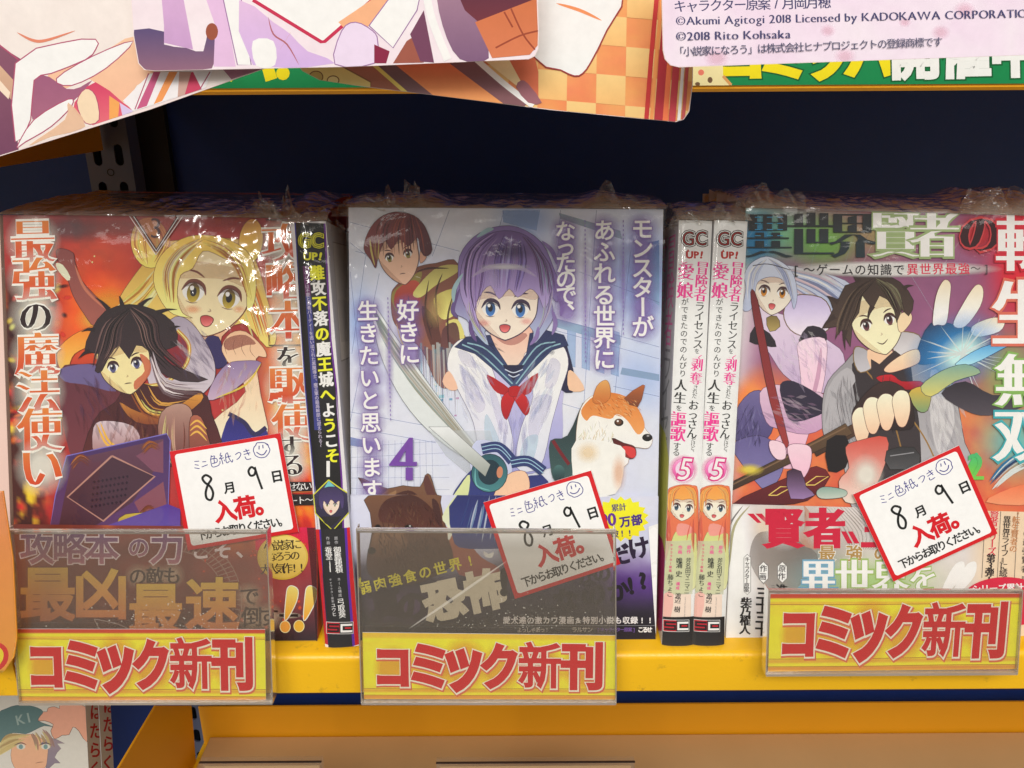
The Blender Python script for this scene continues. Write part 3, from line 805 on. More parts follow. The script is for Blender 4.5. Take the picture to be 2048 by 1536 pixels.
A.poly([(670, 860), (740, 800), (880, 790), (910, 860), (1010, 1010), (1090, 900), (1110, 780), (1200, 760), (1310, 790), (1336, 850), (1240, 880), (1110, 1010), (1020, 1110), (920, 1010), (790, 900)], (34, 42, 84), 0, (60, 80, 120), line=(20, 22, 50), lw=2)
for dx in (0, 30):
    A.stroke([(715+dx, 845-dx*.3), (830+dx, 905-dx), (1010, 1075-dx*1.6)], 8, (136, 176, 190), 5, 0)
    A.stroke([(1290-dx, 840-dx*.3), (1180-dx, 890-dx), (1030, 1075-dx*1.6)], 8, (136, 176, 190), 5, 0)
A.poly([(950, 965), (1080, 965), (1015, 1060)], (30, 34, 66)); A.stroke([(965, 990), (1015, 1010), (1070, 990)], 6, (196, 206, 226), 4, 0); A.stroke([(985, 1020), (1015, 1035), (1050, 1020)], 6, (196, 206, 226), 4, 0)
A.poly([(860, 1020), (1000, 1110), (960, 1140), (900, 1110)], (170, 30, 36), 3); A.poly([(1160, 1010), (1030, 1110), (1070, 1140), (1120, 1120)], (170, 30, 36), 3)
A.poly([(1015, 1105), (950, 1150), (945, 1230), (975, 1285), (1010, 1200), (1035, 1130)], (196, 34, 40), 3, (160, 22, 34), line=(90, 16, 30), lw=2)
A.poly([(1025, 1105), (1090, 1150), (1110, 1220), (1085, 1260), (1040, 1200), (1010, 1140)], (200, 40, 44), 3, (160, 22, 34), line=(90, 16, 30), lw=2)
A.poly([(990, 1095), (1050, 1090), (1056, 1140), (996, 1146)], (176, 26, 34), 3, line=(90, 16, 30), lw=2)
A.fur(760, 1060, 90, 170, 60, 110, 18, [(176, 176, 214), (200, 204, 234), (250, 250, 252), (160, 166, 206)], 62, 14, .18)
A.fur(1180, 1080, 90, 180, 60, 110, 18, [(176, 176, 214), (204, 206, 234), (250, 250, 252), (166, 190, 220)], 112, 14, .18)
A.fur(1010, 1330, 90, 160, 40, 120, 18, [(150, 150, 200), (210, 210, 240), (130, 130, 186)], 92, 10, .18)
A.fur(820, 860, 100, 40, 24, 60, 12, [(20, 26, 60), (80, 100, 140)], 35, 15, .18); A.fur(1220, 850, 80, 40, 20, 60, 12, [(20, 26, 60), (80, 100, 140)], 145, 15, .18)
# hair behind, face, fringe
A.poly([(690, 480), (700, 330), (780, 220), (900, 160), (1040, 160), (1180, 250), (1250, 400), (1290, 520), (1270, 600), (1230, 560), (1250, 680), (1190, 780), (1130, 840), (1110, 740), (860, 740), (870, 850), (800, 790), (740, 700), (670, 650)], (128, 108, 166), 3, (168, 190, 212), ax=(0, 500, 0, 860), line=(64, 50, 90), lw=2.5)
figure_face(A, 968, 640, 372, 350, (244, 214, 200), (70, 130, 206), 2, 'open', eye=.92, ink=(56, 40, 70))
A.glow(840, 720, 50, 26, (236, 140, 140), .35); A.glow(1090, 710, 46, 26, (236, 140, 140), .35)
A.poly([(700, 500), (730, 330), (830, 220), (960, 180), (1090, 210), (1190, 320), (1240, 480), (1200, 640), (1160, 560), (1110, 520), (1040, 570), (990, 520), (930, 580), (880, 500), (820, 560), (790, 640), (830, 780), (790, 730), (730, 620)], (108, 84, 140), 3, (172, 154, 206), ax=(0, 200, 0, 620), line=(60, 44, 84), lw=2.5)
A.locks([(900, 190), (760, 300), (730, 520), (790, 700)], [(960, 200), (880, 330), (850, 500), (800, 620)], 26, 13, [(112, 84, 146), (150, 124, 186), (176, 150, 204), (78, 56, 104)], 4)
A.locks([(960, 200), (900, 350), (900, 520)], [(1060, 210), (1090, 360), (1050, 540)], 30, 12, [(104, 80, 150), (140, 124, 190), (170, 160, 210), (84, 64, 120), (120, 100, 170)], 5)
A.locks([(1060, 210), (1130, 330), (1150, 560)], [(1100, 220), (1230, 380), (1270, 560)], 26, 12, [(96, 72, 120), (130, 106, 160), (84, 56, 96), (150, 180, 196)], 5)
A.stroke([(770, 450), (860, 400), (960, 388), (1060, 400), (1150, 450)], 34, (214, 200, 236), 6, 1, .38); A.glow(960, 392, 170, 22, (236, 230, 248), .5)
A.locks([(1190, 560), (1180, 700), (1120, 820)], [(1250, 520), (1230, 640), (1150, 800)], 10, 8, [(176, 200, 170), (200, 190, 214), (136, 116, 170)], 3)
A.locks([(720, 560), (750, 690), (850, 840)], [(770, 600), (790, 700), (860, 820)], 10, 8, [(200, 206, 150), (190, 176, 214), (146, 124, 180)], 3)
for q in ((700, 520, 660, 640, 690, 690), (720, 430, 670, 520, 665, 600), (1280, 500, 1310, 560, 1330, 570), (1270, 560, 1300, 620, 1290, 680), (1240, 640, 1260, 720, 1240, 790), (760, 700, 770, 770, 800, 830), (1160, 740, 1150, 800, 1110, 850), (900, 170, 860, 180, 800, 220), (1180, 240, 1240, 300, 1270, 380)):
    A.stroke([(q[0], q[1]), (q[2], q[3]), (q[4], q[5])], 26, random.choice([(96, 74, 130), (130, 110, 166), (150, 180, 190)]), 5, 1)
A.glow(1000, 300, 150, 60, (60, 36, 80), .35); A.glow(900, 470, 60, 120, (200, 184, 226), .35)
# curved blade, hilt
A.poly([(195, 610), (300, 760), (420, 930), (560, 1130), (720, 1340), (860, 1520), (810, 1545), (640, 1450), (460, 1290), (330, 1110), (240, 910), (200, 740)], (222, 228, 230), 3, (206, 212, 214), line=(70, 76, 84), lw=2.5)
A.poly([(200, 640), (300, 790), (420, 960), (560, 1150), (700, 1330), (830, 1500), (760, 1450), (600, 1290), (440, 1110), (320, 930), (230, 760)], (120, 140, 134), 3, (176, 160, 130), a=.9)
A.locks([(210, 660), (380, 920), (560, 1150), (820, 1490)], [(230, 780), (350, 980), (560, 1240), (800, 1500)], 24, 10, [(236, 240, 240), (150, 168, 168), (196, 190, 180), (110, 130, 134), (226, 228, 226)], 5, a=.8)
A.at(680, 860)
A.poly([(520, 0), (880, 0), (900, 80), (840, 250), (800, 300), (620, 150)], (214, 220, 224), 0, (170, 178, 180), a=.0 if False else .35)
A.poly([(800, 60), (950, 90), (1010, 210), (960, 320), (850, 350), (790, 290), (760, 180)], (190, 196, 226), 3)
A.poly([(640, 420), (760, 240), (860, 200), (960, 300), (1180, 260), (1240, 420), (1180, 640), (600, 700)], (40, 48, 110), 3, (66, 80, 150))
A.poly([(600, 500), (700, 330), (760, 260), (740, 420), (640, 640)], (206, 214, 160), 3)
A.poly([(980, 260), (1080, 240), (1110, 330), (1060, 420), (940, 420), (900, 380)], (240, 190, 160), 4, line=(110, 60, 60), lw=2.4)
for k in range(3): A.stroke([(970+k*26, 290+k*6), (985+k*28, 390+k*3)], 3, (170, 100, 84))
A.oval(875, 250, 105, 112, (40, 84, 96), 10, c2=(70, 130, 136), line=(20, 40, 54), lw=4)
A.oval(875, 245, 66, 74, (26, 50, 64), 10); A.oval(935, 245, 18, 34, (196, 130, 100), 5)
A.stroke([(792, 220), (800, 320), (880, 352)], 9, (110, 176, 180), 5, 1)
A.poly([(520, -20), (640, -20), (880, 200), (850, 270), (760, 190)], (222, 226, 230), 0, (150, 156, 150), line=(60, 66, 74), lw=2)
for (q0, q1, q2) in (((830, 110), (930, 100), (1010, 180)), ((1000, 190), (1100, 180), (1190, 240))):
    A.stroke([q0, q1, q2], 62, (44, 58, 110), 5, 0); A.stroke([(q0[0], q0[1]-12), (q1[0], q1[1]-12), (q2[0], q2[1]-12)], 5, (150, 190, 214), 5, 0); A.stroke([(q0[0], q0[1]+10), (q1[0], q1[1]+10), (q2[0], q2[1]+10)], 5, (150, 190, 214), 5, 0)
A.poly([(1230, 60), (1330, 30), (1420, -160), (1440, -100), (1400, 100), (1360, 260), (1260, 300), (1230, 200)], (30, 44, 50), 3, (60, 90, 90))
A.stroke([(1245, 60), (1290, 130), (1340, 200)], 20, (110, 30, 40), 4, 0)
A.oval(1280, 250, 36, 48, (70, 110, 110), 0, c2=(30, 50, 56)); 
A.poly([(1370, 220), (1500, 260), (1510, 300), (1440, 330), (1380, 280)], (150, 190, 200), 3, a=.8)
A.fur(560, 620, 110, 180, 60, 90, 18, [(90, 50, 46), (200, 180, 110), (130, 84, 60), (70, 46, 60)], 60, 30, .18)
# tan and white dog
A.at(680, 400)
A.poly([(1400, 1240), (1450, 1160), (1530, 1130), (1640, 1140), (1720, 1200), (1780, 1330), (1826, 1390), (1800, 1450), (1700, 1450), (1660, 1560), (1400, 1560), (1380, 1400)], (240, 234, 222), 4, (246, 240, 232), line=(160, 120, 90), lw=2)
A.poly([(1410, 1230), (1480, 1150), (1580, 1125), (1690, 1160), (1760, 1250), (1780, 1330), (1740, 1370), (1680, 1290), (1620, 1250), (1580, 1280), (1480, 1260), (1440, 1290)], (206, 120, 52), 4, (226, 156, 92))
A.poly([(1478, 1180), (1500, 1090), (1550, 1052), (1576, 1080), (1580, 1150), (1540, 1190)], (214, 160, 92), 3, (190, 104, 48), line=(110, 60, 30), lw=2)
A.poly([(1660, 1160), (1770, 1080), (1776, 1110), (1740, 1210)], (176, 96, 50), 2, (110, 60, 40), line=(110, 60, 30), lw=2)
A.fur(1600, 1200, 150, 60, 110, 34, 5, [(224, 146, 76), (190, 100, 44), (236, 180, 120), (206, 124, 60)], 40, 30)
A.fur(1500, 1400, 110, 120, 90, 46, 7, [(252, 248, 242), (232, 212, 184), (246, 230, 206), (255, 252, 248)], 100, 30, .6)
A.oval(1630, 1300, 27, 22, (40, 26, 22)); A.oval(1628, 1296, 18, 16, (96, 60, 40)); A.oval(1624, 1292, 6, 6, (240, 240, 240))
A.oval(1796, 1388, 30, 22, (36, 34, 36), c2=(16, 14, 18)); A.glow(1800, 1378, 12, 8, (200, 200, 204), .6)
A.poly([(1590, 1392), (1660, 1420), (1720, 1440), (1730, 1490), (1700, 1512), (1640, 1480)], (70, 24, 26), 3, (150, 40, 44), line=(50, 16, 20), lw=2.5)
A.poly([(1650, 1440), (1720, 1450), (1726, 1500), (1690, 1500)], (206, 60, 60), 3)
A.at(680, 860)
A.poly([(1380, 60), (1640, 90), (1660, 200), (1610, 370), (1390, 370), (1360, 240)], (246, 238, 226), 3)
A.glow(1450, 130, 80, 70, (236, 196, 140), .4); A.glow(1630, 250, 50, 120, (226, 160, 110), .4)
# brown dog
A.poly([(108, 276), (200, 310), (280, 340), (370, 322), (470, 330), (500, 262), (530, 262), (560, 360), (590, 420), (622, 560), (700, 640), (720, 700), (690, 900), (200, 900), (150, 760), (190, 600), (180, 480), (190, 400)], (120, 84, 62), 2, (84, 56, 50), line=(50, 34, 32), lw=3)
A.poly([(110, 278), (210, 330), (280, 345), (230, 380), (190, 400)], (84, 54, 50), 2); A.poly([(490, 300), (515, 262), (560, 370), (590, 430), (520, 400)], (90, 52, 50), 2)
A.poly([(230, 470), (280, 400), (400, 350), (480, 400), (560, 480), (600, 580), (420, 560), (300, 540), (240, 530)], (74, 42, 40), 4, (96, 56, 50), a=.9)
A.poly([(210, 430), (330, 350), (300, 420), (230, 500)], (160, 122, 88), 3, a=.8)
A.poly([(200, 580), (330, 550), (400, 640), (330, 720), (220, 700)], (150, 112, 84), 4, (96, 66, 54), a=.8)
A.fur(400, 450, 170, 90, 160, 44, 7, [(96, 58, 50), (66, 38, 40), (120, 82, 64), (104, 66, 54)], 80, 30, .6)
A.oval(225, 560, 16, 13, (24, 16, 18)); A.oval(405, 560, 26, 18, (28, 18, 18)); A.glow(412, 554, 8, 6, (230, 230, 230), .8)
A.poly([(622, 560), (720, 700), (830, 740), (900, 780), (880, 840), (700, 820)], (190, 130, 100), 3, (160, 90, 80))
A.build('cover_artwork', B_C)

T = Art(CF, A.top()); T.at(680, 400)
def col(s, x0, y0, x1, y1, sz, **k): T.text(s, x0, y0, x1, y1, sz, (244, 242, 246), bx=.018, by=.018, halo=(128, 100, 168), hw=.03, glow=(140, 112, 184), gr=.82, ga=.62, **k)
col('モンスターが', 1766, 168, 1770, 740, 132)
col('あふれる世界に', 1545, 178, 1545, 930, 132)
col('なったので、', 1318, 182, 1325, 650, 126)
col('好きに', 400, 645, 408, 900, 130)
col('生きたいと思います', 165, 648, 192, 1690, 124)
for (x, y0, x1, y1) in ((1655, 120, 1655, 800), (1432, 120, 1436, 960), (283, 570, 300, 1300)):
    n = int((y1-y0)/26)
    T.glow((x+x1)/2, (y0+y1)/2, 30, (y1-y0)*.52, (160, 140, 200), .45)
    for k in range(n):
        t = k/n; T.stroke([(x+(x1-x)*t, y0+(y1-y0)*t), (x+(x1-x)*(t+.5/n), y0+(y1-y0)*(t+.5/n))], 5, (120, 96, 170), 0, 0)
T.build('title_lettering', B_C)
T = Art(CF, T.top()); T.at(680, 860)
T.char('4', 372, 160, 330, 372, (112, 66, 160), .016, -.012)
T.build('volume_number', B_C)

# paper band round the foot of the cover
y_obi = CF.uv(1000, 989)[1]
P = Art(CF, T.top(), (0, 0, CF.w, y_obi)); P.at(680, 860)
# artwork continues over the band's upper part
def bandbase(X, Y):
    n = fbm(X/160, Y/100, 8); t = np.clip((Y-680-(n-.5)*90)/200, 0, 1)
    lp = np.clip((X-1520)/80, 0, 1)
    r0, g0, b0 = 214-n*20, 216-n*18, 232-n*8
    r1, g1, b1 = 34+n*26-18*np.clip((Y-980)/160,0,1), 28+n*20-16*np.clip((Y-980)/160,0,1), 44+n*36-26*np.clip((Y-980)/160,0,1)
    # violet right part
    r1 = r1+lp*40*(1-np.clip((Y-900)/150, 0, 1)); b1 = b1+lp*70*(1-np.clip((Y-900)/150, 0, 1)); g1 = g1+lp*14*(1-np.clip((Y-900)/150, 0, 1))
    return r0+(r1-r0)*t, g0+(g1-g0)*t, b0+(b1-b0)*t
P.grid(60, 373, 1860, 1226, 90, 60, bandbase)
P.poly([(1372, 373), (1640, 373), (1610, 380), (1380, 400)], (244, 238, 228))
P.poly([(170, 380), (560, 373), (590, 420), (622, 560), (700, 640), (720, 720), (640, 800), (420, 900), (200, 860), (160, 760), (190, 600), (180, 480)], (116, 80, 60), 3, (66, 44, 42), line=(46, 30, 30), lw=3)
P.poly([(230, 470), (280, 400), (400, 374), (480, 400), (560, 480), (600, 580), (420, 570), (300, 540), (240, 530)], (72, 42, 40), 4, (96, 56, 50), a=.9)
P.poly([(205, 600), (330, 560), (400, 650), (330, 730), (200, 730)], (156, 118, 90), 4, (96, 66, 54), a=.85)
P.poly([(540, 400), (580, 430), (600, 560), (560, 520)], (70, 42, 42), 3)
P.fur(410, 600, 190, 200, 220, 48, 7, [(96, 58, 50), (66, 38, 40), (120, 82, 64), (104, 66, 54)], 75, 30, .55)
P.oval(225, 560, 16, 13, (24, 16, 18)); P.oval(405, 566, 26, 18, (28, 18, 18)); P.glow(412, 556, 8, 6, (240, 240, 240), .9)
P.oval(190, 700, 24, 20, (30, 22, 24))
P.poly([(622, 560), (740, 640), (830, 740), (930, 800), (900, 860), (700, 840), (660, 700)], (176, 110, 80), 3, (150, 80, 80), a=.95)
P.poly([(600, 500), (680, 380), (760, 373), (720, 470), (640, 640), (630, 560)], (206, 214, 160), 3, (220, 224, 216))
P.poly([(690, 373), (1200, 373), (1250, 560), (1180, 660), (760, 690), (660, 620)], (40, 46, 104), 3, (60, 70, 130))
P.locks([(760, 380), (720, 520), (680, 640)], [(1160, 380), (1180, 520), (1200, 650)], 26, 16, [(64, 84, 150), (30, 34, 84), (120, 150, 190), (196, 206, 226)], 8, a=.8)
P.poly([(840, 700), (870, 720), (900, 705), (890, 740), (850, 735)], (236, 236, 240), 2)
star = []
for k in range(36):
    a = 2*PI*k/36; r_ = 1.0 if k % 2 else .84
    star.append((1640+r_*165*math.cos(a), 515+r_*132*math.sin(a)))
P.poly(star, (240, 230, 40), 0, (236, 216, 20))
P.text('累計', 1607, 450, 1650, 445, 46, (70, 50, 120), bx=.03, by=.01)
P.text('90', 1540, 520, 1588, 516, 96, (96, 40, 150), sy=104, bx=.04, by=.02)
P.text('万部', 1665, 530, 1733, 520, 66, (70, 40, 130), bx=.045, by=.04)
P.text('突破!!', 1560, 604, 1692, 596, 50, (60, 40, 110), bx=.03, by=.01)
rs = -14
def row(s, x0, y0, x1, y1, sz, c, b=.04, **k): P.text(s, x0, y0, x1, y1, sz, c, bx=b, by=b, **k)
row('弱肉強食の世界!', 150, 915, 762, 757, 78, (226, 216, 50), .022)
P.text('真の', 270, 1010, 425, 1020, 190, (34, 18, 36), bx=.06, by=.06, rot=-10, glow=(120, 80, 150), ga=.35, gr=.7)
P.text('恐怖', 610, 985, 850, 930, 240, (222, 214, 196), bx=.06, by=.06, rot=-12)
row('!', 960, 880, 960, 880, 200, (20, 12, 24), .06)
row('だけ', 1630, 722, 1745, 682, 132, (34, 16, 52), .04, rot=-12)
row('なの', 1320, 990, 1480, 950, 150, (28, 16, 34), .06, rot=-8)
row('か!?', 1625, 932, 1770, 872, 130, (22, 12, 30), .045, rot=-10)
row('なの', 1440, 860, 1530, 830, 110, (30, 18, 40), .05, rot=-10, glow=(120, 90, 160), ga=.3)
for k in range(16):
    y = 930+k*13; P.stroke([(190+k*3, y), (330-k*4, y-14)], 3, (120, 100, 120), 0, 1, .6)
row('愛犬達の激カワ漫画&特別小説も収録!!', 975, 1104, 1810, 1104, 44, (226, 222, 226), .03)
P.stroke([(960, 1135), (1846, 1135)], 2, (150, 150, 160), 0, 0)
row('よっしゃあっ!', 1050, 1160, 1210, 1158, 32, (200, 196, 190), .01)
row('ラルサン', 1370, 1158, 1460, 1158, 34, (206, 202, 196), .01)
row('[キャラクター原案]', 1510, 1158, 1716, 1158, 27, (120, 90, 170), .01)
row('こるせ', 1755, 1158, 1806, 1158, 36, (230, 228, 232), .03)
P.poly([(1800, 560), (1860, 540), (1860, 1226), (1846, 1226)], (228, 228, 234))
P.stroke([(60, 373), (1860, 373)], 3, (196, 196, 214), 0, 0)
P.build('paper_band', B_C)
# ---------------- red fiery comic
A = Art(LF, 5e-5); A.at(0, 400)
def f(X, Y):
    n = fbm(X/240, Y/200, 4); m = fbm(X/90, Y/90, 12); k = fbm(X/60, Y/140, 33)
    glow_ = np.exp(-((X-560)/240)**2-((Y-640)/300)**2)
    sm = np.clip((m-.52)*5, 0, 1)*np.clip(1-(Y-100)/520, 0, 1)*np.clip(1-np.abs(X-420)/420, 0, 1)
    left = np.clip((330-X)/140, 0, 1)*np.clip((Y-380)/200, 0, 1)
    r = 132+50*n+86*glow_; g = 42+14*n+116*glow_*n; b = 40+18*n-22*glow_
    top = np.clip((260-Y)/240, 0, 1); r = r-22*top; g = g+14*top; b = b+22*top
    r = r*(1-sm*.5)+95*sm*.5+10; g = g*(1-sm*.5)+60*sm*.5; b = b*(1-sm*.5)+56*sm*.5
    fi = np.clip((k-.50)*7, 0, 1)
    r = r*(1-left)+left*(70+fi*160); g = g*(1-left)+left*(28+fi*np.clip((m-.35)*5, 0, 1)*170); b = b*(1-left)+left*(26+20*fi)
    rt = np.clip((X-1480)/150, 0, 1)*np.clip((Y-300)/300, 0, 1)
    r = r*(1-rt)+rt*(222+20*m); g = g*(1-rt)+rt*(120+110*k); b = b*(1-rt)+rt*(60+90*k)
    dn = np.clip((Y-1250)/260, 0, 1)*np.clip((X-1300)/400, 0, 1)
    r = r*(1-dn)+dn*(196+50*fi); g = g*(1-dn)+dn*(40+150*fi*m); b = b*(1-dn)+dn*(34)
    return r, g, b
A.grid(0, 60, 2000, 2400, 110, 130, f)
random.seed(11)
for k in range(60):
    x, y = random.uniform(60, 400), random.uniform(450, 1500)
    A.glow(x, y, random.uniform(14, 40), random.uniform(18, 50), random.choice([(240, 200, 60), (236, 110, 40), (220, 60, 50), (60, 20, 30), (250, 230, 120)]), .75, random.uniform(0, 90), 10)
for k in range(26): A.glow(random.uniform(500, 1500), random.uniform(300, 1400), 8, 8, (255, 220, 150), .9, n=8)
A.glow(640, 620, 190, 120, (250, 170, 60), .55); A.glow(560, 700, 130, 90, (252, 200, 90), .5)
# raised arm
A.poly([(330, 300), (370, 285), (430, 310), (440, 360), (480, 470), (560, 560), (640, 650), (560, 740), (490, 660), (430, 560), (400, 470), (350, 380)], (126, 66, 66), 3, (160, 90, 80), line=(60, 26, 34), lw=3)
A.poly([(330, 370), (370, 380), (414, 450), (396, 472), (340, 410)], (214, 216, 190), 2)
A.stroke([(440, 380), (500, 520), (620, 640)], 16, (206, 126, 100), 5, 1, .8)
# swirling orange ribbon and dark cloak
A.poly([(350, 980), (340, 880), (430, 790), (560, 740), (560, 830), (440, 900), (400, 980)], (226, 130, 40), 4, (246, 190, 90), line=(130, 60, 30), lw=3)
A.poly([(350, 1000), (480, 960), (640, 980), (760, 1180), (600, 1330), (560, 1540), (440, 1540), (370, 1300)], (92, 44, 58), 3, (116, 56, 66))
A.poly([(350, 990), (520, 960), (620, 1010), (680, 1120), (500, 1080), (380, 1060)], (104, 92, 140), 3)
# pale-haired figure
A.poly([(700, 590), (760, 480), (880, 330), (1000, 240), (1400, 230), (1500, 360), (1560, 560), (1620, 800), (1560, 860), (1420, 720), (1180, 800), (900, 640), (760, 640)], (196, 156, 70), 3, (240, 214, 120), line=(120, 70, 40), lw=3)
A.locks([(900, 400), (800, 520), (680, 610)], [(960, 560), (900, 640), (860, 690)], 18, 16, [(240, 220, 110), (200, 140, 60), (250, 240, 170)], 6)
A.locks([(1470, 420), (1540, 620), (1600, 840)], [(1400, 560), (1440, 700), (1480, 820)], 20, 14, [(244, 220, 120), (206, 130, 60), (250, 240, 190), (226, 120, 60)], 6)
A.oval(880, 250, 112, 150, (212, 160, 84), -8, c2=(246, 220, 110), line=(110, 60, 50), lw=3)
A.locks([(800, 150), (780, 260), (850, 380)], [(960, 160), (1000, 260), (900, 390)], 12, 10, [(250, 232, 120), (180, 110, 60), (200, 130, 80)], 4)
A.oval(1470, 240, 70, 130, (206, 152, 80), 6, c2=(244, 214, 100), line=(110, 60, 50), lw=3)
A.poly([(1160, 740), (1400, 690), (1300, 800), (1290, 900), (1210, 900)], (232, 190, 150), 3, (214, 160, 130), line=(110, 60, 50), lw=2)
figure_face(A, 1235, 560, 450, 470, (244, 212, 172), (196, 170, 60), 10, 'open', eye=1.0, look=.1, ink=(110, 60, 50))
A.glow(1130, 640, 60, 30, (236, 150, 110), .4); A.glow(1400, 640, 40, 26, (236, 150, 110), .4)
A.poly([(900, 470), (940, 330), (1060, 230), (1200, 205), (1360, 240), (1470, 330), (1500, 470), (1490, 600), (1450, 650), (1440, 520), (1390, 400), (1290, 330), (1190, 300), (1130, 400), (1060, 440), (1040, 560), (1070, 660), (1130, 690), (1020, 670), (950, 600)], (226, 190, 84), 3, (250, 232, 150), line=(120, 70, 40), lw=3)
A.locks([(1180, 220), (1040, 290), (960, 420), (980, 600)], [(1190, 240), (1100, 330), (1040, 430), (1030, 600)], 26, 13, [(250, 240, 150), (206, 160, 66), (176, 110, 60), (252, 246, 200)], 5)
A.locks([(1190, 220), (1340, 270), (1440, 400), (1480, 600)], [(1190, 260), (1290, 310), (1380, 400), (1450, 560)], 26, 12, [(250, 236, 140), (200, 150, 66), (170, 96, 60), (240, 210, 110)], 5)
# her hand, shoulder and purple dress
A.poly([(1200, 820), (1280, 800), (1310, 900), (1330, 960), (1250, 980)], (46, 38, 92), 3, line=(24, 20, 50), lw=2)
A.poly([(1300, 860), (1350, 780), (1440, 770), (1540, 860), (1560, 920), (1500, 930), (1530, 1150), (1560, 1400), (1300, 1400), (1240, 1300), (1440, 1120), (1330, 940)], (236, 186, 150), 3, (250, 222, 196), line=(110, 60, 50), lw=2.5)
for k in range(4): A.stroke([(1330+k*48, 800+k*8), (1316+k*50, 850+k*10), (1330+k*56, 905+k*6)], 3, (120, 66, 60), 4, 1)
A.poly([(1310, 840), (1350, 800), (1440, 790), (1500, 840), (1440, 850), (1340, 880)], (156, 92, 84), 3, a=.6)
A.poly([(1330, 960), (1430, 940), (1530, 950), (1470, 1030), (1340, 1130), (1220, 1170), (1250, 1060)], (138, 118, 160), 3, (190, 166, 190), line=(70, 46, 80), lw=2.5)
A.stroke([(1530, 955), (1440, 1080), (1260, 1160)], 12, (212, 186, 70), 5, 1)
A.poly([(1290, 1420), (1350, 1260), (1440, 1300), (1500, 1360), (1560, 1340), (1560, 1500), (1290, 1500)], (40, 36, 110), 3, (60, 60, 150)); A.stroke([(1340, 1250), (1430, 1300), (1490, 1370), (1560, 1330)], 26, (44, 40, 84), 5, 0)
# dark-haired figure with hooded cloak
A.poly([(1000, 700), (1100, 700), (1200, 820), (1260, 960), (1240, 1080), (1100, 1180), (900, 1120), (860, 900)], (160, 150, 170), 4, (206, 196, 206), line=(70, 46, 60), lw=3)
A.poly([(940, 760), (1060, 780), (1110, 860), (1100, 960), (1000, 1040), (900, 1000)], (150, 44, 56), 3, (110, 30, 44))
A.stroke([(1040, 760), (1110, 850), (1080, 980), (930, 1080), (700, 1060), (600, 960)], 22, (190, 140, 60), 5, 0); A.stroke([(1040, 760), (1110, 850), (1080, 980), (930, 1080), (700, 1060), (600, 960)], 6, (250, 226, 140), 5, 0)
A.poly([(560, 1280), (680, 1180), (760, 1060), (900, 1090), (1180, 1120), (1240, 1250), (1260, 1520), (540, 1540)], (64, 30, 36), 3, (92, 40, 42), line=(40, 20, 26), lw=3)
A.poly([(550, 1330), (620, 1290), (780, 1320), (820, 1420), (700, 1540), (560, 1500)], (206, 190, 200), 3, (150, 100, 100), line=(70, 30, 40), lw=3)
for q in ((570, 1310, 640, 1460), (590, 1300, 690, 1470)): A.stroke([(q[0], q[1]), (q[0]+60, q[1]+120), (q[2]+90, q[3])], 14, (226, 176, 70), 5, 1)
A.poly([(700, 1180), (820, 1240), (980, 1240), (1160, 1130), (1180, 1180), (1000, 1300), (800, 1300)], (214, 150, 60), 3, (130, 66, 40), line=(60, 26, 26), lw=3)
A.locks([(760, 1120), (840, 1250), (960, 1290)], [(880, 1080), (960, 1180), (1150, 1150)], 20, 9, [(250, 226, 130), (150, 80, 44), (230, 170, 80), (90, 40, 40)], 6)
figure_face(A, 735, 970, 300, 330, (248, 214, 160), (90, 90, 140), -10, 'line', eye=.72, look=-.1, ink=(60, 30, 40))
A.poly([(820, 900), (880, 940), (880, 1020), (800, 1110), (790, 1060), (850, 1000)], (206, 110, 80), 3, a=.75)
A.poly([(500, 880), (540, 760), (620, 650), (760, 610), (900, 640), (1020, 720), (1040, 850), (960, 880), (1000, 960), (1220, 1050), (1060, 1060), (920, 990), (870, 880), (800, 850), (760, 930), (700, 850), (640, 920), (600, 1000), (560, 1000), (580, 900)], (40, 30, 36), 2, (60, 44, 52), line=(24, 16, 22), lw=3)
A.locks([(760, 630), (620, 720), (560, 880), (540, 980)], [(780, 640), (720, 740), (700, 860), (620, 960)], 26, 9, [(24, 18, 24), (74, 54, 60), (110, 84, 84), (50, 36, 44)], 6)
A.locks([(780, 620), (920, 700), (960, 860), (1180, 1040)], [(760, 640), (820, 740), (860, 860), (980, 1000)], 30, 9, [(24, 18, 24), (90, 66, 70), (130, 100, 96), (44, 30, 40)], 6)
for q in ((640, 640, 560, 570), (720, 620, 700, 560), (820, 620, 900, 570), (920, 660, 1040, 640), (560, 760, 480, 770), (530, 880, 460, 930), (1000, 840, 1080, 860), (1000, 760, 1060, 740)):
    A.stroke([(q[0], q[1]), ((q[0]+q[2])/2, (q[1]+q[3])/2-8), (q[2], q[3])], 30, (36, 26, 32), 5, 2)
A.locks([(900, 880), (980, 1040), (1240, 1060)], [(880, 940), (960, 1150), (1140, 1200)], 16, 12, [(190, 180, 190), (120, 96, 104), (226, 216, 220), (60, 44, 52)], 6)
A.fur(560, 1150, 150, 150, 50, 120, 20, [(70, 34, 50), (120, 60, 70), (90, 60, 96)], 70, 25, .18)
A.fur(1120, 860, 110, 130, 50, 110, 18, [(130, 120, 150), (226, 218, 226), (110, 96, 130)], 55, 20, .18)
A.fur(900, 1330, 260, 120, 90, 90, 18, [(60, 26, 32), (130, 66, 60), (170, 110, 80)], 80, 40, .18)
A.fur(1400, 1080, 130, 160, 50, 80, 16, [(250, 226, 200), (226, 170, 140), (206, 150, 140)], 100, 25, .18)
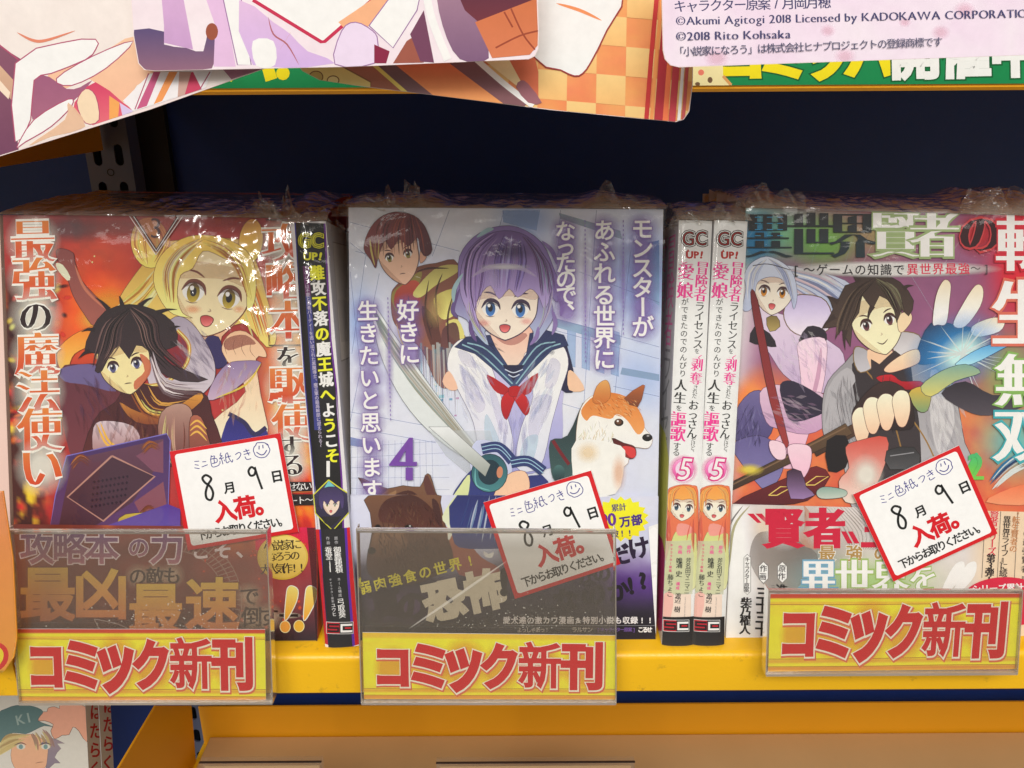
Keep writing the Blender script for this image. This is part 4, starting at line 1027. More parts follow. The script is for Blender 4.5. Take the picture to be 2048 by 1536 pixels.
# gauntlets
A.poly([(950, 1240), (1040, 1190), (1110, 1210), (1130, 1290), (1100, 1540), (1000, 1540), (930, 1380)], (176, 140, 128), 3, (96, 50, 50), line=(50, 22, 28), lw=3)
A.poly([(1120, 1270), (1180, 1270), (1220, 1380), (1250, 1540), (1130, 1540), (1110, 1400)], (168, 96, 76), 3, (110, 60, 54), line=(50, 22, 28), lw=3)
for k in range(3): A.stroke([(1115, 1320+k*30), (1160, 1290+k*32), (1215, 1340+k*34)], 12, (224, 176, 80), 5, 1)
A.locks([(960, 1260), (940, 1400), (1000, 1540)], [(1090, 1220), (1110, 1380), (1080, 1540)], 12, 8, [(240, 216, 150), (120, 60, 50), (214, 170, 150)], 5, a=.8)
# the ornate closed book held at the bottom
A.at(0, 860)
A.poly([(395, 150), (980, 20), (1000, 60), (985, 560), (300, 560), (330, 380)], (66, 44, 100), 0, (92, 58, 104), line=(120, 110, 190), lw=6)
A.poly([(430, 170), (960, 50), (960, 160), (780, 420), (560, 560), (350, 560), (380, 400)], (96, 60, 82), 0, (74, 44, 60))
A.poly([(660, 150), (910, 270), (610, 530), (400, 390)], (70, 44, 60), 0, line=(176, 130, 120), lw=11)
A.poly([(800, 150), (960, 60), (960, 250), (900, 240)], (120, 72, 94)); A.poly([(790, 420), (960, 300), (985, 480), (850, 540)], (130, 76, 92))
for k in range(44):
    i, j = k % 9, k//9
    A.poly([(545+i*24+j*-4+4, 300+j*36-i*4), (555+i*24-j*4+4, 292+j*36-i*4), (563+i*24-j*4+4, 302+j*36-i*4), (554+i*24-j*4+4, 312+j*36-i*4)], (50, 30, 50), a=.8)
for (x, y, s_) in ((470, 170, 1), (880, 90, -1), (870, 470, -1)):
    A.locks([(x-60, y+30), (x, y-30), (x+70, y)], [(x-40, y+60), (x+10, y+10), (x+60, y+40)], 9, 10, [(150, 84, 40), (120, 60, 40), (180, 110, 60)], 12)
A.poly([(690, 540), (740, 490), (840, 480), (950, 450), (960, 520), (900, 560), (780, 600)], (206, 186, 70), 2, (150, 120, 60), line=(90, 60, 40), lw=3)
A.poly([(620, 560), (985, 430), (1060, 460), (1060, 600), (640, 600)], (86, 60, 160), 0, (110, 90, 180), a=.8)
A.locks([(640, 600), (820, 560), (1070, 540)], [(700, 620), (860, 600), (1080, 590)], 14, 5, [(220, 214, 230), (140, 120, 190), (90, 70, 150)], 6)
# corner ornament: triangle with the volume number
A.at(0, 400); A.glow(420, 170, 240, 90, (96, 84, 92), .55); A.glow(700, 160, 260, 90, (120, 90, 90), .4); A.glow(1250, 130, 300, 80, (150, 70, 70), .4)
A.poly([(745, 66), (1095, 66), (918, 318)], (176, 100, 96), 0, a=.45)
A.stroke([(735, 66), (1100, 66)], 5, (226, 220, 216), 0, 0)
for w_, c_ in ((16, (50, 40, 44)), (4, (220, 214, 214))):
    A.stroke([(770, 70), (920, 300)], w_, c_, 0, 0); A.stroke([(920, 300), (1068, 70)], w_, c_, 0, 0)
A.stroke([(745, 68), (918, 322)], 4, (220, 214, 214), 0, 0); A.stroke([(918, 322), (1094, 68)], 4, (220, 214, 214), 0, 0)
A.build('cover_artwork', B_L)
T = Art(LF, A.top()); T.at(0, 400)
T.char('3', 916, 162, 150, 170, (70, 50, 54), .0, -.01)
T.build('volume_number', B_L); T = Art(LF, T.top()); T.at(0, 400)
OR1, OR2 = (214, 130, 60), (196, 62, 36)
def big(s, x0, y0, x1, y1, sx, sy, dark=()):
    n = len(s)
    for i, ch in enumerate(s):
        t = i/(n-1) if n > 1 else 0; x, y = x0+(x1-x0)*t, y0+(y1-y0)*t
        dk = ch in 'のをするい' and (ch in 'のをする')
        T.glow(x, y, sx*.66, sy*.66, (250, 236, 220), .75, n=16)
        q = .78 if ch in 'のをする' else 1
        T.char(ch, x, y, sx*q, sy*q, (250, 240, 224), .045, .03, -1.5)
        T.char(ch, x, y, sx*q, sy*q, (40, 26, 30) if dk else OR1, .036, -.016, -1.5, None if dk else OR2)
big('最強の魔法使い', 200, 240, 250, 1560, 262, 280)
T.at(0, 400)
T.stroke([(1560, 118), (1760, 118)], 7, (60, 50, 54), 0, 0)
big('攻略本', 1655, 250, 1690, 700, 240, 250)
T.stroke([(1578, 788), (1578, 850), (1760, 848)], 7, (60, 46, 50), 0, 0)
big('を', 1690, 918, 1690, 918, 190, 190)
big('駆使', 1690, 1080, 1712, 1300, 236, 244)
big('する', 1700, 1440, 1716, 1545, 190, 190)
T.at(0, 860)
T.poly([(1560, 300), (1826, 300), (1826, 355), (1560, 360)], (30, 20, 24)); T.stroke([(1560, 364), (1850, 358)], 4, (220, 120, 60), 0, 0)
T.poly([(1560, 372), (1840, 372), (1840, 436), (1560, 440)], (30, 20, 24))
T.text('でさない', 1640, 332, 1796, 322, 52, (240, 236, 236), bx=.01) if False else T.text('せない', 1715, 330, 1805, 324, 54, (240, 236, 236), bx=.01)
T.text('ート〜', 1722, 410, 1812, 404, 50, (240, 236, 236), bx=.01)
T.build('title_lettering', B_L)

y_obi = LF.uv(300, 1050)[1]
P = Art(LF, T.top(), (0, 0, LF.w, y_obi)); P.at(0, 860)
def f(X, Y):
    n = fbm(X/260, Y/200, 41); m = fbm(X/60, Y/60, 7); rt = np.clip((X-1450)/300, 0, 1)
    dn = np.clip((Y-1000)/220, 0, 1)
    r = 96+60*n+rt*60*(1-np.clip((Y-700)/300, 0, 1)); g = 40+30*n; b = 34+26*n+rt*16
    hot = np.clip((n-.55)*5, 0, 1)*np.clip(1-(Y-560)/200, 0, 1); r = r+hot*90; g = g+hot*70
    return r*(1-dn*.7)+m*8, g*(1-dn*.55)+m*8, b*(1-dn*.4)+m*8
P.grid(0, 540, 1960, 1240, 90, 40, f)
P.grid(1500, 430, 1960, 700, 30, 24, lambda X, Y: (190+50*fbm(X/70, Y/90, 3), 26+120*np.clip(fbm(X/70, Y/80, 3)-.5, 0, 1), 60+30*fbm(X/90, Y/70, 8)))
for r_ in (300, 352, 400):
    P.stroke([(1020+r_*math.cos(a/10), 1000+r_*1.0*math.sin(a/10)) for a in range(-14, 4)], 5, (206, 170, 160), 0, 0, .6)
for k in range(22):
    a = -1.35+k*.075; P.stroke([(1020+306*math.cos(a), 1000+306*math.sin(a)), (1020+396*math.cos(a+.05), 1000+396*math.sin(a+.05))], 5, (206, 170, 160), 0, 0, .6)
P.stroke([(560, 1100), (700, 1130), (800, 1180)], 5, (206, 190, 190), 3, 0, .7); P.stroke([(560, 1100), (600, 1180)], 5, (206, 190, 190), 0, 0, .7)
for k in range(40): P.glow(random.uniform(1100, 1860), random.uniform(660, 1150), random.uniform(8, 20), random.uniform(8, 20), (230, 90, 60), .8, n=8)
def gold(s, x0, y0, x1, y1, sx, sy=None, b=.028):
    n = len(s)
    for i, ch in enumerate(s):
        t = i/(n-1) if n > 1 else 0; x, y = x0+(x1-x0)*t, y0+(y1-y0)*t
        P.char(ch, x, y, sx, sy or sx, (120, 60, 40), b+.02, b+.02); P.char(ch, x, y, sx, sy or sx, (244, 196, 84), b, b, 0, (222, 140, 84))
for i, ch in enumerate('攻略本の力'):
    x = 230+i*187 if i < 3 else (820, 985)[i-3]; q = 130 if ch == 'の' else 205
    P.char(ch, x, 680, q, q, (232, 214, 222), .055, .055); P.char(ch, x, 680, q, q, (96, 56, 110), .022, .022, 0, (176, 110, 130))
P.text('こそ、', 1180, 700, 1440, 690, 110, (230, 214, 220), bx=.03, by=.03, yc=None)
gold('最凶', 290, 950, 600, 945, 330)
P.text('の敵も', 815, 850, 1015, 845, 110, (60, 34, 34), bx=.02, by=.01, glow=(226, 200, 176), ga=.6)
gold('最速', 920, 1040, 1250, 1010, 320)
P.text('で', 1465, 965, 1465, 965, 120, (60, 34, 34), bx=.02, by=.01, glow=(226, 200, 176), ga=.6)
P.text('倒す', 1480, 1085, 1575, 1085, 125, (60, 34, 34), bx=.02, by=.01, glow=(226, 200, 176), ga=.6)
P.glow(1696, 1078, 80, 20, (240, 220, 200), .8); P.poly([(1640, 1070), (1750, 1070), (1750, 1086), (1640, 1086)], (40, 24, 26))
for dx in (0, 110):
    P.poly([(1716+dx, 905), (1750+dx, 930), (1740+dx, 1000), (1690+dx, 1095), (1670+dx, 1095), (1680+dx, 960), (1690+dx, 915)], (250, 216, 120), 3, (232, 160, 50), line=(255, 246, 220), lw=5)
P.oval(1674, 1144, 30, 34, (232, 160, 70), 0, line=(250, 226, 180), lw=4); P.oval(1755, 1140, 30, 34, (240, 180, 60), 0, line=(250, 226, 180), lw=4)
P.oval(1660, 738, 148, 132, (226, 196, 92), 0, c2=(206, 170, 60), n=40)
P.oval(1660, 738, 138, 122, (232, 208, 116), 0, c2=(214, 180, 80), n=40)
P.text('小説家に', 1580, 672, 1740, 662, 66, (60, 44, 30), bx=.02, by=0); P.text('なろうの', 1600, 735, 1732, 728, 60, (60, 44, 30), bx=.02, by=0)
P.text('大人気作!!', 1560, 808, 1770, 798, 66, (60, 44, 30), bx=.02, by=0)
P.poly([(1800, 560), (1880, 560), (1880, 1240), (1856, 1240), (1840, 1000)], (60, 20, 28), 0, a=.6)
P.build('paper_band', B_L)
# ---------------- comic with green-backed title (right)
A = Art(RF, 5e-5); A.at(1348, 400)
def f(X, Y):
    n = fbm(X/260, Y/220, 14); m = fbm(X/80, Y/80, 22)
    wl = np.clip((620-X-(Y-300)*.15)/160, 0, 1)
    r = 122+40*n; g = 74+26*n; b = 112+26*n
    dn = np.clip((Y-950)/300, 0, 1); r = r*(1-dn)+dn*(206+20*m); g = g*(1-dn)+dn*(78+60*m); b = b*(1-dn)+dn*(66+10*m)
    r = r*(1-wl)+wl*(216-12*n); g = g*(1-wl)+wl*(208-10*n); b = b*(1-wl)+wl*(212-6*n)
    orr = np.clip((1000-np.abs(Y-1200)*2.0-X+100)/500, 0, 1)*np.clip((Y-900-(500-X)*1.2)/120, 0, 1)
    r = r*(1-orr)+orr*(226+14*m); g = g*(1-orr)+orr*(112+50*m); b = b*(1-orr)+orr*70
    tr = np.exp(-((X-620)/560)**2-((Y-200)/170)**2)
    t2 = np.clip((X-400)/700, 0, 1)
    r = r*(1-tr)+tr*(60+90*t2+40*m); g = g*(1-tr)+tr*(150+40*m); b = b*(1-tr)+tr*(150-70*t2+20*m)
    rr = np.clip(np.exp(-((X-2010)/150)**2-((Y-330)/400)**2)*1.3, 0, 1); r = r*(1-rr)+rr*206; g = g*(1-rr)+rr*34; b = b*(1-rr)+rr*54
    gg = np.exp(-((X-1960)/170)**2-((Y-1000)/200)**2)*.9; r = r*(1-gg)+gg*130; g = g*(1-gg)+gg*170; b = b*(1-gg)+gg*90
    tt = np.exp(-((X-1990)/190)**2-((Y-1420)/170)**2)*.9; r = r*(1-tt)+tt*90; g = g*(1-tt)+tt*190; b = b*(1-tt)+tt*190
    return r, g, b
A.grid(300, 30, 2500, 1900, 120, 110, f)
random.seed(21)
A.glow(480, 230, 160, 210, (40, 130, 190), .7); A.glow(880, 250, 240, 180, (120, 190, 80), .55); A.glow(1250, 200, 190, 160, (200, 190, 110), .45)
A.glow(1770, 200, 150, 150, (190, 40, 50), .8)
for k in range(14):
    x = random.uniform(500, 1800); A.stroke([(x, 60), (x-random.uniform(60, 260), 420)], random.uniform(4, 24), random.choice([(220, 230, 230), (90, 90, 120), (170, 200, 220)]), 0, 1, .4)
# silver-haired figure
A.poly([(540, 380), (760, 400), (1000, 470), (1060, 560), (940, 620), (860, 760), (700, 640), (600, 500)], (206, 214, 232), 3, (160, 172, 206), line=(90, 90, 120), lw=2.5)
A.locks([(600, 380), (860, 420), (1060, 540)], [(640, 480), (800, 600), (900, 700)], 30, 16, [(236, 240, 248), (176, 190, 220), (130, 140, 180), (214, 190, 200)], 8)
A.poly([(470, 560), (600, 660), (760, 700), (900, 820), (990, 900), (990, 1060), (880, 1130), (760, 1100), (640, 1020), (560, 900), (480, 780)], (220, 206, 226), 3, (190, 168, 200), line=(80, 60, 90), lw=2.5)
A.poly([(700, 560), (860, 570), (920, 660), (900, 760), (780, 800), (680, 760), (640, 660)], (190, 178, 220), 3, (230, 220, 240), line=(110, 84, 60), lw=6)
A.poly([(780, 740), (880, 760), (880, 840), (730, 850)], (40, 34, 46), 3)
A.poly([(730, 830), (880, 810), (890, 960), (860, 1140), (800, 1330), (760, 1460), (740, 1560), (600, 1560), (570, 1440), (680, 1300), (740, 1100), (730, 940)], (238, 206, 222), 4, (222, 176, 200), line=(100, 60, 90), lw=2.5)
A.stroke([(860, 860), (840, 1040), (770, 1300)], 26, (206, 160, 190), 5, 1, .6)
A.poly([(470, 740), (560, 780), (600, 860), (520, 850), (440, 830)], (36, 30, 40), 2); A.poly([(540, 690), (600, 680), (620, 740), (560, 770)], (120, 104, 60), 2, (170, 150, 90), line=(40, 30, 30), lw=3)
A.poly([(360, 1240), (440, 1130), (520, 1120), (560, 1200), (580, 1330), (520, 1420), (400, 1470), (360, 1400)], (108, 100, 150), 3, (70, 62, 110), line=(40, 34, 60), lw=3)
A.poly([(500, 1130), (600, 1080), (760, 1120), (880, 1140), (900, 1300), (780, 1370), (620, 1340), (540, 1300)], (214, 184, 206), 3, (190, 150, 186), line=(90, 60, 90), lw=2.5)
A.poly([(620, 1080), (700, 1060), (860, 1150), (900, 1230), (700, 1300), (640, 1200)], (44, 38, 60), 3)
A.poly([(340, 1440), (460, 1380), (560, 1400), (640, 1500), (620, 1620), (540, 1700), (440, 1600)], (96, 88, 140), 3, (130, 124, 176), line=(50, 40, 70), lw=3)
figure_face(A, 580, 540, 230, 260, (246, 218, 204), (216, 140, 40), 6, 'open', eye=.95, look=-.05)
A.poly([(400, 640), (420, 520), (410, 440), (450, 370), (540, 330), (640, 370), (700, 440), (720, 560), (700, 640), (680, 560), (640, 470), (560, 450), (490, 480), (470, 560), (450, 640)], (206, 214, 232), 3, (176, 186, 214), line=(90, 90, 120), lw=2.5)
A.locks([(530, 340), (440, 430), (430, 620)], [(550, 350), (500, 430), (480, 540)], 14, 9, [(240, 244, 250), (160, 170, 206), (190, 200, 226)], 4)
A.locks([(550, 340), (660, 420), (710, 620)], [(560, 360), (600, 430), (660, 540)], 16, 9, [(240, 244, 250), (160, 170, 206), (140, 150, 190)], 4)
A.stroke([(460, 385), (550, 375), (680, 410)], 5, (50, 44, 60), 5, 0)
# dark staff, bow in front of her
A.poly([(455, 520), (490, 590), (540, 840), (600, 1130), (670, 1420), (640, 1430), (560, 1180), (500, 880), (450, 600)], (110, 34, 40), 2, (150, 56, 56), line=(50, 16, 24), lw=3)
# man in a grey coat
A.poly([(900, 1060), (1000, 950), (1080, 880), (1200, 960), (1330, 980), (1500, 940), (1600, 1000), (1660, 1200), (1700, 1420), (1760, 1600), (1560, 1900), (1100, 1900), (980, 1500), (880, 1400), (866, 1200)], (142, 140, 146), 3, (190, 188, 194), line=(60, 54, 60), lw=3)
A.poly([(1040, 960), (1200, 900), (1360, 900), (1400, 1100), (1440, 1400), (1420, 1800), (1180, 1800), (1100, 1400)], (48, 42, 48), 3, (66, 58, 62))
A.poly([(900, 1100), (1010, 980), (1060, 1060), (980, 1160), (960, 1300), (880, 1330)], (170, 168, 174), 3); A.poly([(1500, 1000), (1590, 1060), (1640, 1300), (1560, 1500), (1500, 1300)], (214, 212, 216), 3, a=.8)
A.stroke([(1060, 870), (1110, 980), (1240, 1160), (1340, 1500)], 9, (140, 106, 60), 5, 0); A.stroke([(1360, 1240), (1480, 1420), (1600, 1700)], 9, (150, 116, 66), 5, 0)
A.locks([(940, 1060), (900, 1200), (960, 1400)], [(1060, 1000), (1100, 1180), (1140, 1400)], 14, 8, [(110, 108, 116), (200, 200, 206), (90, 84, 92)], 6, a=.7)
A.poly([(1270, 800), (1330, 770), (1430, 790), (1440, 860), (1340, 920), (1290, 900)], (176, 172, 178), 3, (210, 208, 212), line=(120, 96, 60), lw=6)
A.poly([(1060, 860), (1130, 880), (1180, 960), (1090, 1010), (1050, 940)], (160, 158, 166), 3, (190, 188, 196), line=(120, 96, 60), lw=6)
A.poly([(1130, 880), (1260, 860), (1280, 980), (1170, 1010)], (232, 192, 160), 3); A.poly([(1150, 930), (1200, 960), (1290, 880), (1330, 960), (1180, 1100)], (56, 46, 50), 2)
A.poly([(1180, 1040), (1270, 1020), (1330, 1060), (1440, 1060), (1460, 1100), (1360, 1110), (1260, 1090)], (190, 30, 44), 3, (150, 20, 36), line=(80, 10, 24), lw=2.5)
figure_face(A, 1190, 720, 300, 370, (250, 222, 186), (110, 60, 70), -14, 'smile', eye=.74, look=.05, ink=(70, 40, 40))
A.poly([(1310, 680), (1370, 650), (1390, 700), (1340, 770), (1310, 760)], (244, 206, 170), 3, line=(90, 50, 50), lw=2.5)
A.poly([(870, 750), (930, 640), (900, 570), (960, 580), (1000, 500), (1080, 470), (1020, 380), (1140, 450), (1220, 440), (1320, 480), (1400, 590), (1370, 680), (1330, 640), (1300, 720), (1280, 620), (1200, 560), (1160, 640), (1100, 560), (1080, 660), (1040, 720), (1030, 860), (980, 760), (940, 820), (950, 740)], (58, 44, 40), 2, (76, 60, 54), line=(30, 20, 20), lw=3)
A.locks([(1160, 460), (1040, 540), (960, 700), (950, 790)], [(1180, 470), (1100, 560), (1070, 650), (1010, 780)], 24, 10, [(40, 28, 28), (92, 74, 64), (120, 100, 84), (60, 46, 42)], 5)
A.locks([(1180, 450), (1300, 520), (1350, 660)], [(1180, 480), (1220, 540), (1290, 660)], 22, 9, [(40, 28, 28), (104, 96, 76), (140, 140, 110), (60, 46, 42)], 5)
for q in ((960, 600, 890, 560), (940, 680, 860, 760), (1000, 760, 1000, 880), (1080, 480, 1020, 370), (1160, 620, 1130, 720), (1340, 520, 1400, 500)):
    A.stroke([(q[0], q[1]), ((q[0]+q[2])/2-6, (q[1]+q[3])/2-6), (q[2], q[3])], 34, (54, 40, 38), 5, 2)
A.fur(980, 1200, 90, 180, 60, 110, 18, [(110, 108, 116), (200, 200, 206), (160, 158, 164)], 80, 25, .18)
A.fur(1560, 1200, 110, 200, 60, 120, 20, [(160, 158, 166), (230, 230, 234), (190, 188, 196)], 75, 20, .18)
A.fur(740, 900, 140, 140, 60, 90, 18, [(200, 184, 216), (240, 230, 244), (180, 160, 196)], 60, 30, .18)
A.fur(640, 1230, 160, 90, 50, 90, 18, [(190, 150, 186), (236, 210, 226), (90, 80, 120)], 20, 30, .18)
A.fur(440, 1300, 70, 130, 40, 80, 9, [(70, 62, 110), (140, 134, 186), (90, 84, 130)], 100, 30, .5)
A.fur(1260, 1150, 100, 140, 40, 80, 7, [(34, 30, 36), (84, 76, 80)], 90, 20, .5)
# reaching gloved hand with light
A.poly([(1420, 880), (1500, 720), (1640, 730), (1760, 760), (1800, 860), (1740, 950), (1560, 950), (1430, 960)], (36, 48, 78), 3, (30, 70, 120), line=(20, 26, 50), lw=3)
for P_ in ([(1510, 720), (1530, 560), (1575, 470), (1615, 490), (1610, 580), (1590, 720), (1540, 730)], [(1630, 730), (1680, 620), (1760, 500), (1805, 520), (1790, 620), (1700, 740)], [(1760, 800), (1740, 740), (1850, 690), (1930, 700), (1900, 770)]):
    A.poly(P_, (248, 216, 188), 4, (236, 240, 250), line=(110, 70, 70), lw=3)
A.poly([(1225, 990), (1290, 930), (1380, 880), (1430, 880), (1430, 950), (1340, 990), (1260, 1010)], (246, 212, 180), 4, (234, 190, 160), line=(100, 60, 60), lw=3)
A.glow(1640, 900, 330, 240, (60, 150, 220), .8, -30, core=.2); A.glow(1680, 900, 180, 120, (190, 236, 252), .95, -35, core=.35)
for k in range(26):
    a = random.uniform(0, 2*PI); r_ = random.uniform(120, 420); A.stroke([(1680, 900), (1680+r_*math.cos(a), 900+r_*.7*math.sin(a))], random.uniform(5, 16), (220, 244, 255), 0, 2, .65)
A.stroke([(1370, 420), (1530, 680)], 8, (170, 220, 246), 0, 1, .9)
A.poly([(1640, 960), (1800, 860), (2010, 815), (1900, 880), (1740, 960)], (60, 140, 200), 3, (170, 220, 240), line=(30, 60, 110), lw=3)
A.poly([(1560, 1130), (1700, 1060), (1860, 1140), (2060, 1130), (2060, 1200), (1840, 1260), (1700, 1230)], (44, 40, 50), 3, (80, 74, 84))
# fist and lance
A.poly([(800, 1440), (1080, 1290), (1110, 1350), (830, 1500)], (86, 62, 46), 0, (60, 42, 36), line=(34, 22, 20), lw=3)
A.poly([(1370, 1130), (1440, 1090), (1500, 1120), (1480, 1230), (1420, 1230)], (206, 170, 70), 3, (120, 150, 110), line=(70, 50, 30), lw=3)
A.poly([(1440, 1090), (1560, 1000), (1700, 960), (1790, 1010), (1640, 1060), (1500, 1150)], (120, 160, 150), 3, (206, 196, 110), line=(40, 60, 80), lw=3)
A.poly([(1040, 1270), (1060, 1200), (1160, 1090), (1260, 1060), (1360, 1120), (1400, 1240), (1380, 1340), (1200, 1340), (1090, 1360)], (60, 44, 44), 3, (40, 30, 34), line=(30, 20, 24), lw=3)
for k, (x, y) in enumerate(((1085, 1300), (1150, 1240), (1230, 1220), (1320, 1200))):
    A.poly([(x-46, y-40), (x-10, y-86), (x+46, y-70), (x+58, y+30), (x+30, y+120), (x-14, y+116), (x-40, y+30)], (252, 230, 206), 4, (236, 190, 160), line=(100, 60, 60), lw=3)
A.at(1348, 860)
A.poly([(340, 300), (820, 60), (1000, -40), (1040, 20), (860, 110), (340, 350)], (96, 74, 54), 0, (60, 44, 36), line=(34, 22, 20), lw=3)
A.stroke([(340, 318), (1000, -16)], 8, (140, 110, 84), 0, 0, .7)
A.poly([(890, 60), (1000, 30), (1020, 120), (1000, 220), (900, 240)], (26, 22, 28), 2)
A.poly([(1000, 100), (1080, 60), (1240, 40), (1230, 200), (1130, 400), (1000, 420), (960, 300), (1020, 220)], (200, 80, 70), 3, (226, 216, 206), line=(90, 60, 50), lw=3)
A.glow(1120, 260, 110, 130, (236, 230, 220), .8)
A.poly([(330, 440), (540, 330), (700, 260), (830, 210), (910, 270), (820, 380), (700, 430)], (110, 34, 40), 2, (84, 26, 36), line=(50, 14, 24), lw=3)
A.stroke([(550, 380), (620, 330), (690, 330), (600, 380), (550, 380)], 6, (220, 190, 100), 0, 0); A.stroke([(760, 320), (830, 270), (900, 270), (820, 320), (760, 320)], 6, (220, 190, 100), 0, 0)
A.poly([(660, 100), (740, 80), (800, 110), (790, 220), (740, 290), (700, 240)], (238, 200, 214), 4, (226, 180, 204), line=(100, 60, 90), lw=3)
A.poly([(560, 60), (640, 80), (650, 160), (600, 170), (560, 120)], (238, 200, 214), 4, line=(100, 60, 90), lw=3)
A.poly([(660, 240), (740, 240), (770, 330), (820, 380), (680, 400)], (60, 40, 60), 2, (150, 120, 170), line=(40, 24, 44), lw=3)
A.poly([(830, 360), (880, 330), (1000, 350), (990, 390), (860, 400)], (130, 160, 150), 4, (190, 200, 190), line=(60, 60, 60), lw=3)
A.poly([(1240, 120), (1400, 100), (1430, 200), (1260, 230)], (50, 50, 54), 2, (80, 80, 84), line=(30, 30, 30), lw=3); A.stroke([(1260, 150), (1400, 130)], 6, (140, 140, 146), 0, 0)
A.glow(440, 230, 90, 40, (246, 210, 80), .8)
A.poly([(1700, 250), (1760, 130), (1780, 180), (1740, 260)], (60, 180, 120), 3, (120, 200, 70))
A.poly([(1820, 420), (1960, 340), (2100, 320), (2100, 430)], (226, 120, 80), 3, (240, 150, 110))
A.locks([(1840, 300), (1920, 200), (2060, 100)], [(1860, 360), (1980, 250), (2100, 200)], 16, 16, [(30, 110, 160), (90, 200, 210), (40, 60, 110), (220, 240, 240)], 8)
A.build('cover_artwork', B_R)

T = Art(RF, A.top()); T.at(1348, 400)
def big(s, xs, y, sx, sy, c, h=None, c2=None, bx=.055, by=-.02):
    for ch, x in zip(s, xs):
        if h: T.char(ch, x, y, sx, sy, h, bx+.03, max(by, 0)+.03)
        T.char(ch, x, y, sx, sy, c, bx, by, 0, c2)
big('異世界', (545, 800, 1040), 205, 280, 300, (36, 36, 40), None, (30, 50, 60))
big('賢者', (1290, 1520), 200, 285, 300, (240, 240, 236), (150, 170, 120))
big('の', (1785,), 195, 250, 270, (50, 16, 26), (190, 60, 66))
for k in range(4):
    for x in (470, 540, 600): T.poly([(x, 100+k*36), (x+34, 100+k*36), (x+34, 104+k*36), (x, 104+k*36)], (50, 150, 200))
T.glow(1270, 405, 660, 52, (244, 244, 246), .9, core=.6); T.glow(1270, 405, 600, 34, (244, 244, 246), .6)
T.text('[〜ゲームの知識で', 712, 408, 1310, 408, 70, (36, 32, 38), bx=.012, by=.012)
T.text('異世界最強', 1390, 405, 1690, 402, 70, (206, 40, 76), bx=.014, by=.01)
T.text('〜]', 1758, 400, 1820, 400, 62, (60, 50, 60))
V4 = (('転', 2040, 250, 330, 360, (240, 238, 240), (206, 40, 60)), ('生', 2030, 660, 360, 420, (248, 244, 240), (214, 110, 90)), ('無', 2040, 1050, 340, 330, (244, 246, 240), (130, 176, 90)), ('双', 2040, 1370, 360, 340, (244, 250, 250), (60, 170, 180)))
for ch, x, y, sx, sy, c, h in V4:
    T.char(ch, x, y, sx, sy, h, .06, .04, 0, a=.9); T.char(ch, x, y, sx, sy, c, .035, .0)
T.char('2', 1760, 1555, 200, 220, (60, 170, 120), .02, .0, 0, (120, 200, 70))
T.build('title_lettering', B_R)

y_obi = RF.uv(1500, 1008)[1]
P = Art(RF, T.top(), (0, 0, RF.w, y_obi)); P.at(1348, 860)
def f(X, Y):
    n = fbm(X/180, Y/160, 19); k = np.clip((Y-430)/700, 0, 1)
    r = 220-22*n; g = 214-24*n; b = 214-26*n
    gr = np.exp(-((X-760)/240)**2-((Y-720)/240)**2)*.75; r = r*(1-gr)+gr*120; g = g*(1-gr)+gr*106; b = b*(1-gr)+gr*96
    og = np.exp(-((X-560)/80)**2-((Y-560)/70)**2)*.6+np.clip((X-1700)/120, 0, 1)*.6; og = np.clip(og, 0, 1); r = r*(1-og)+og*240; g = g*(1-og)+og*206; b = b*(1-og)+og*160
    wh = np.clip((470-X+(Y-430)*.1)/90, 0, 1); r = r*(1-wh)+wh*230; g = g*(1-wh)+wh*230; b = b*(1-wh)+wh*234
    t = np.exp(-((X-800)/120)**2-((Y-860)/110)**2)*.8; r = r*(1-t)+t*80; g = g*(1-t)+t*160; b = b*(1-t)+t*200
    t = np.exp(-((X-1130)/330)**2-((Y-880)/110)**2)*.8; r = r*(1-t)+t*150; g = g*(1-t)+t*190; b = b*(1-t)+t*110
    return r, g, b
P.grid(250, 430, 2500, 1300, 90, 60, f)
P.stroke([(440, 440), (350, 560), (320, 760), (300, 900)], 16, (170, 166, 130), 5, 1, .9); P.stroke([(400, 440), (330, 540), (306, 660)], 10, (120, 116, 116), 5, 1, .8)
P.poly([(470, 620), (560, 590), (720, 640), (840, 760), (660, 960), (520, 900), (440, 760)], (120, 110, 106), 4, (170, 164, 160), a=.45)
P.poly([(760, 440), (820, 540), (700, 620), (830, 700), (760, 470)], (206, 160, 140), 2, a=.6)
for k in range(12): P.stroke([(860+k*20, 440), (960+k*26, 560+k*6), (1040+k*10, 700)], 7, random.choice([(150, 140, 130), (200, 196, 190), (120, 110, 100)]), 4, 1, .5)
RD = (196, 26, 60)
def rd(ch, x, y, s_): P.glow(x, y, s_*.62, s_*.62, (246, 240, 240), .8, n=14); P.char(ch, x, y, s_, s_*1.06, RD, .06, .03)
for dx in (0, 48): P.poly([(424+dx, 486), (462+dx, 486), (508+dx, 540), (484+dx, 540)], RD)
rd('賢', 636, 570, 230); rd('者', 880, 570, 230)
for dx in (0, 40): P.poly([(972+dx, 590), (1000+dx, 590), (1040+dx, 660), (1010+dx, 660)], RD)
rd('王', 1200, 580, 220)
P.text('最強の', 890, 716, 1210, 716, 100, (170, 136, 80), bx=.03, by=.02, halo=(240, 236, 226), hw=.03)
for ch, x, y, s_ in (('異', 840, 870, 230), ('世', 1050, 870, 230), ('界', 1260, 870, 220), ('を', 1450, 860, 170)):
    P.char(ch, x, y, s_, s_*1.1, (110, 160, 190) if x < 1000 else (150, 180, 100), .06, .04); P.char(ch, x, y, s_, s_*1.1, (240, 246, 248), .03, .0)
